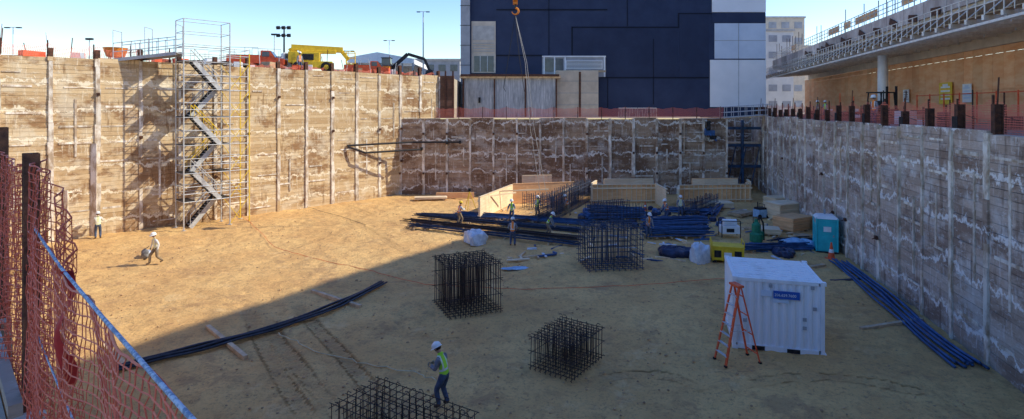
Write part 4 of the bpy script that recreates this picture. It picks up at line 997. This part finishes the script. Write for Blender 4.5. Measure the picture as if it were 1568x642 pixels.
worker(G(785,377),nrm(.1,1),VO,SG,JE,4,(.22,.25,1.0),(-.22,.25,1.0))
worker(G(838,362),nrm(.8,-.2),VG,SG,KH,30,(.15,.5,.75),(-.15,.5,.75),(.14,.12),(-.12,-.2),.87,1.,HW,10)
worker(G(784,341),nrm(-.3,-1),VG,SG,JE,8,(.25,.3,1.0),(-.2,.35,1.05))
worker(G(703,345),nrm(.7,.5),VO,SW,KH,12,(.1,.45,1.2),(-.15,.4,1.15),(.13,.1),(-.13,-.12),.91,1.,HYl)
worker(G(150,366),nrm(-.6,.8),VY,SW,JE,6,(.15,.4,1.25),(-.15,.35,1.0))
worker(G(239,404),nrm(-.5,-.7),VY,SW,KH,8,(.42,.1,.82),(-.3,.05,.85),(.12,.28),(-.12,-.3),.89,1.,HW,5,hlift=(0,.05))
worker(G(1042,334),nrm(-.2,-1),VY,SG,JE,5,(.22,.25,1.0),(-.28,.1,.85))
worker(G(992,366),nrm(.3,-1),VO,SG,JE,18,(.15,.45,.95),(-.15,.45,.95))
worker(G(870,330),nrm(-.9,-.2),VO,SG,KH,25,(.15,.5,.85),(-.15,.5,.85),(.14,.12),(-.12,-.2),.88)
worker(G(822,334),nrm(.5,-.9),VG,SG,KH,10,(.2,.4,1.1),(-.2,.35,1.0)); worker(G(1022,340),nrm(-.9,-.3),VO,SG,JE,20,(.15,.5,.9),(-.15,.45,.9))
worker(RW(13.0,31.5,ZR)+V((-.5,0,0)),nrm(-1,-.2),VO,SG,JE,5,hat=HW)
worker(RW(16,54,ZR),nrm(-1,.1),VG,SG,JE,5); worker(RW(17,55,ZR),nrm(-1,-.3),VG,SG,JE,5,(.2,.35,1.1))
worker(WL(17.3,ZL,-1.2),nrm(1,-1),VO,SG,JE,5)
mb=MB()
mb.grid(lambda u,v:V(((.24+.05*math.sin(v*9))*math.cos(u*6.283)*math.sin(.25+v*2.7),.16*math.sin(u*6.283)*math.sin(.25+v*2.7),.62*v)),16,10,0)
bp_=G(222,398); mb.tube([(0,0,.6),(.18,.0,.7),(.3,-.1,.78)],.015,5,1); mb.obj('tool_bag',[pm('dark_canvas',(.07,.07,.08),(.3,.3,.3),6,.8),'black'],bp_+V((0,0,.02)),smooth=True)
heap(224,393,.6,.4,.35,'bag','white_sack',21)
mb=MB(); mb.lathe([(.16,0),(.19,.05),(.19,.8),(.15,.95),(.06,1.0)],(0,0,0),14,0); mb.obj('yellow_drum',['yel'],G(271,342),smooth=True)
# ------------------------------------------------------------------ near fence
def net(ptop,drop,cell,mat,name,seed,wig=.03,zs=.02,fold=0,r=.0028):
    rnd=random.Random(seed); P=[V(p) for p in ptop]
    seg=[(a,b2,(b2-a).length) for a,b2 in zip(P[:-1],P[1:])]
    tot=sum(s[2] for s in seg); nu=int(tot/cell); nvv=int(drop/cell)
    def at(s):
        for a,b2,L in seg:
            if s<=L: return a.lerp(b2,s/L),(b2-a).normalized()
            s-=L
        return seg[-1][1],(seg[-1][1]-seg[-1][0]).normalized()
    rows=[]
    ph=[rnd.uniform(0,6) for _ in range(5)]
    for i in range(nu+1):
        s=tot*i/nu; p,u=at(s); nn=V((-u.y,u.x,0)).normalized(); col=[]
        for j in range(nvv+1):
            v=j/nvv; d=wig*(math.sin(s*5+ph[0]+v*2)+.5*math.sin(s*11+ph[1]+v*5))*(.3+v)
            slump=1-.12*math.sin(s*2.2+ph[2])-.06*math.sin(s*5+ph[3])
            q=p+nn*(d+fold*math.sin(s*22+v*3))+u*(.05*math.sin(v*7+s*3+ph[4])+ (cell*.25 if j%2 else -cell*.25))+V((0,0,-drop*v*slump-zs*abs(math.sin(s*3))))
            col.append(q+V((rnd.uniform(-1,1),rnd.uniform(-1,1),rnd.uniform(-1,1)))*cell*.08)
        rows.append(col)
    mb=MB()
    for i in range(nu+1): mb.tube(rows[i],r,4,0,False)
    for j in range(nvv+1): mb.tube([rows[i][j] for i in range(nu+1)],r*1.25 if j else r*2,4,0,False)
    return mb.obj(name,[mat])
fu=V((-.722,.692,0)); f0=V((-.60,1.26,0))
def FP(s,z): p=f0+fu*s; p.z=z; return p
net([FP(-.3,7.86),FP(.9,7.84),FP(2.2,7.83),FP(3.75,7.86)],1.35,.048,'netr','orange_net_fence',1,.05,r=.003)
net([FP(3.3,8.30),FP(3.7,8.34),FP(4.6,8.2),FP(6.5,8.3),FP(9,8.25),FP(14,8.35),FP(20,8.3)],1.8,.065,'netr','orange_net_fence',2,.05,fold=.02,r=.0028)
net([FP(2.75,7.8)+V((.06,.06,0)),FP(3.3,8.15)+V((.05,.05,0)),FP(4.0,8.33)+V((.05,.05,0)),FP(5,8.2)],1.9,.06,'netr','orange_net_fence',3,.05,fold=.04,r=.0028)
mb=MB()
mb.tube([FP(-.4,7.87)+V((0,0,0)),FP(.5,7.85),FP(1.5,7.835),FP(2.6,7.83),FP(3.7,7.88)],.008,8,0)
mb.tube([FP(-.4,7.2),FP(1,7.12),FP(2.4,7.15),FP(3.7,7.2)],.005,6,0)
mb.obj('fence_rope',['rope'],smooth=True)
def hpile(p,h,name='steel_fence_post',w=.13,z0=5.5):
    mb=MB(); R=Matrix.Rotation(.8,3,'Z')
    for k in(-1,1): mb.box(V(p)+R@V((0,k*w/2,0))+V((0,0,(h+z0)/2)),(w,.012,h-z0),0,R)
    mb.box(V(p)+V((0,0,(h+z0)/2)),(.012,w-.014,h-z0),0,R); mb.obj(name,[pm('weathered_rust',(.30,.13,.07),(.10,.05,.035),9,.8,.1,.4)])
hpile(FP(3.85,0),8.38,w=.09); hpile(FP(6.4,0),8.5); hpile(FP(9.2,0),8.5); hpile(FP(12,0),8.5)
mb=MB(); mb.grid(lambda u,v: FP(2.45,7.84)+V((.05*u+.03*math.sin(v*9),.03*math.sin(v*6+u*2)-.03,-.6*v)),3,14,0); mb.obj('warning_ribbon',[pm('red_fabric',(.6,.04,.03),(.4,.03,.03),5,.7)],smooth=True)
# ------------------------------------------------------------------ light, sky, camera
EL=math.radians(38); AZ=math.atan2(.99,.12)
S=V((math.sin(AZ)*math.cos(EL),math.cos(AZ)*math.cos(EL),math.sin(EL)))
sl=bpy.data.lights.new('sun','SUN'); sl.energy=5.0; sl.angle=math.radians(.5); sl.color=(1,.92,.72); so=bpy.data.objects.new('sun',sl); sc.collection.objects.link(so)
so.rotation_euler=S.to_track_quat('Z','Y').to_euler(); so.location=(60,0,60)
wd=bpy.data.worlds.new('World'); sc.world=wd; wd.use_nodes=True; n=wd.node_tree.nodes; l=wd.node_tree.links
sk=n.new('ShaderNodeTexSky'); sk.sky_type='NISHITA'; sk.sun_disc=False; sk.sun_elevation=EL; sk.sun_rotation=AZ; sk.air_density=1.15; sk.dust_density=.3; sk.ozone_density=2.0
hs=n.new('ShaderNodeHueSaturation'); hs.inputs['Hue'].default_value=.515; hs.inputs['Saturation'].default_value=1.3; hs.inputs['Value'].default_value=1.6
l.new(sk.outputs[0],hs.inputs['Color']); l.new(hs.outputs[0],n['Background'].inputs[0]); n['Background'].inputs[1].default_value=.15
sc.view_settings.view_transform='Standard'; sc.view_settings.look='None'; sc.view_settings.exposure=0
cam=bpy.data.cameras.new('camera'); cam.sensor_width=36; cam.lens=36*F/1568; cam.shift_y=-156/1568; cam.clip_start=.05; cam.clip_end=6000
cobj=bpy.data.objects.new('camera',cam); sc.collection.objects.link(cobj); cobj.location=(0,0,CZ); cobj.rotation_euler=(math.pi/2,0,0); sc.camera=cobj
print('done',len(bpy.data.objects))
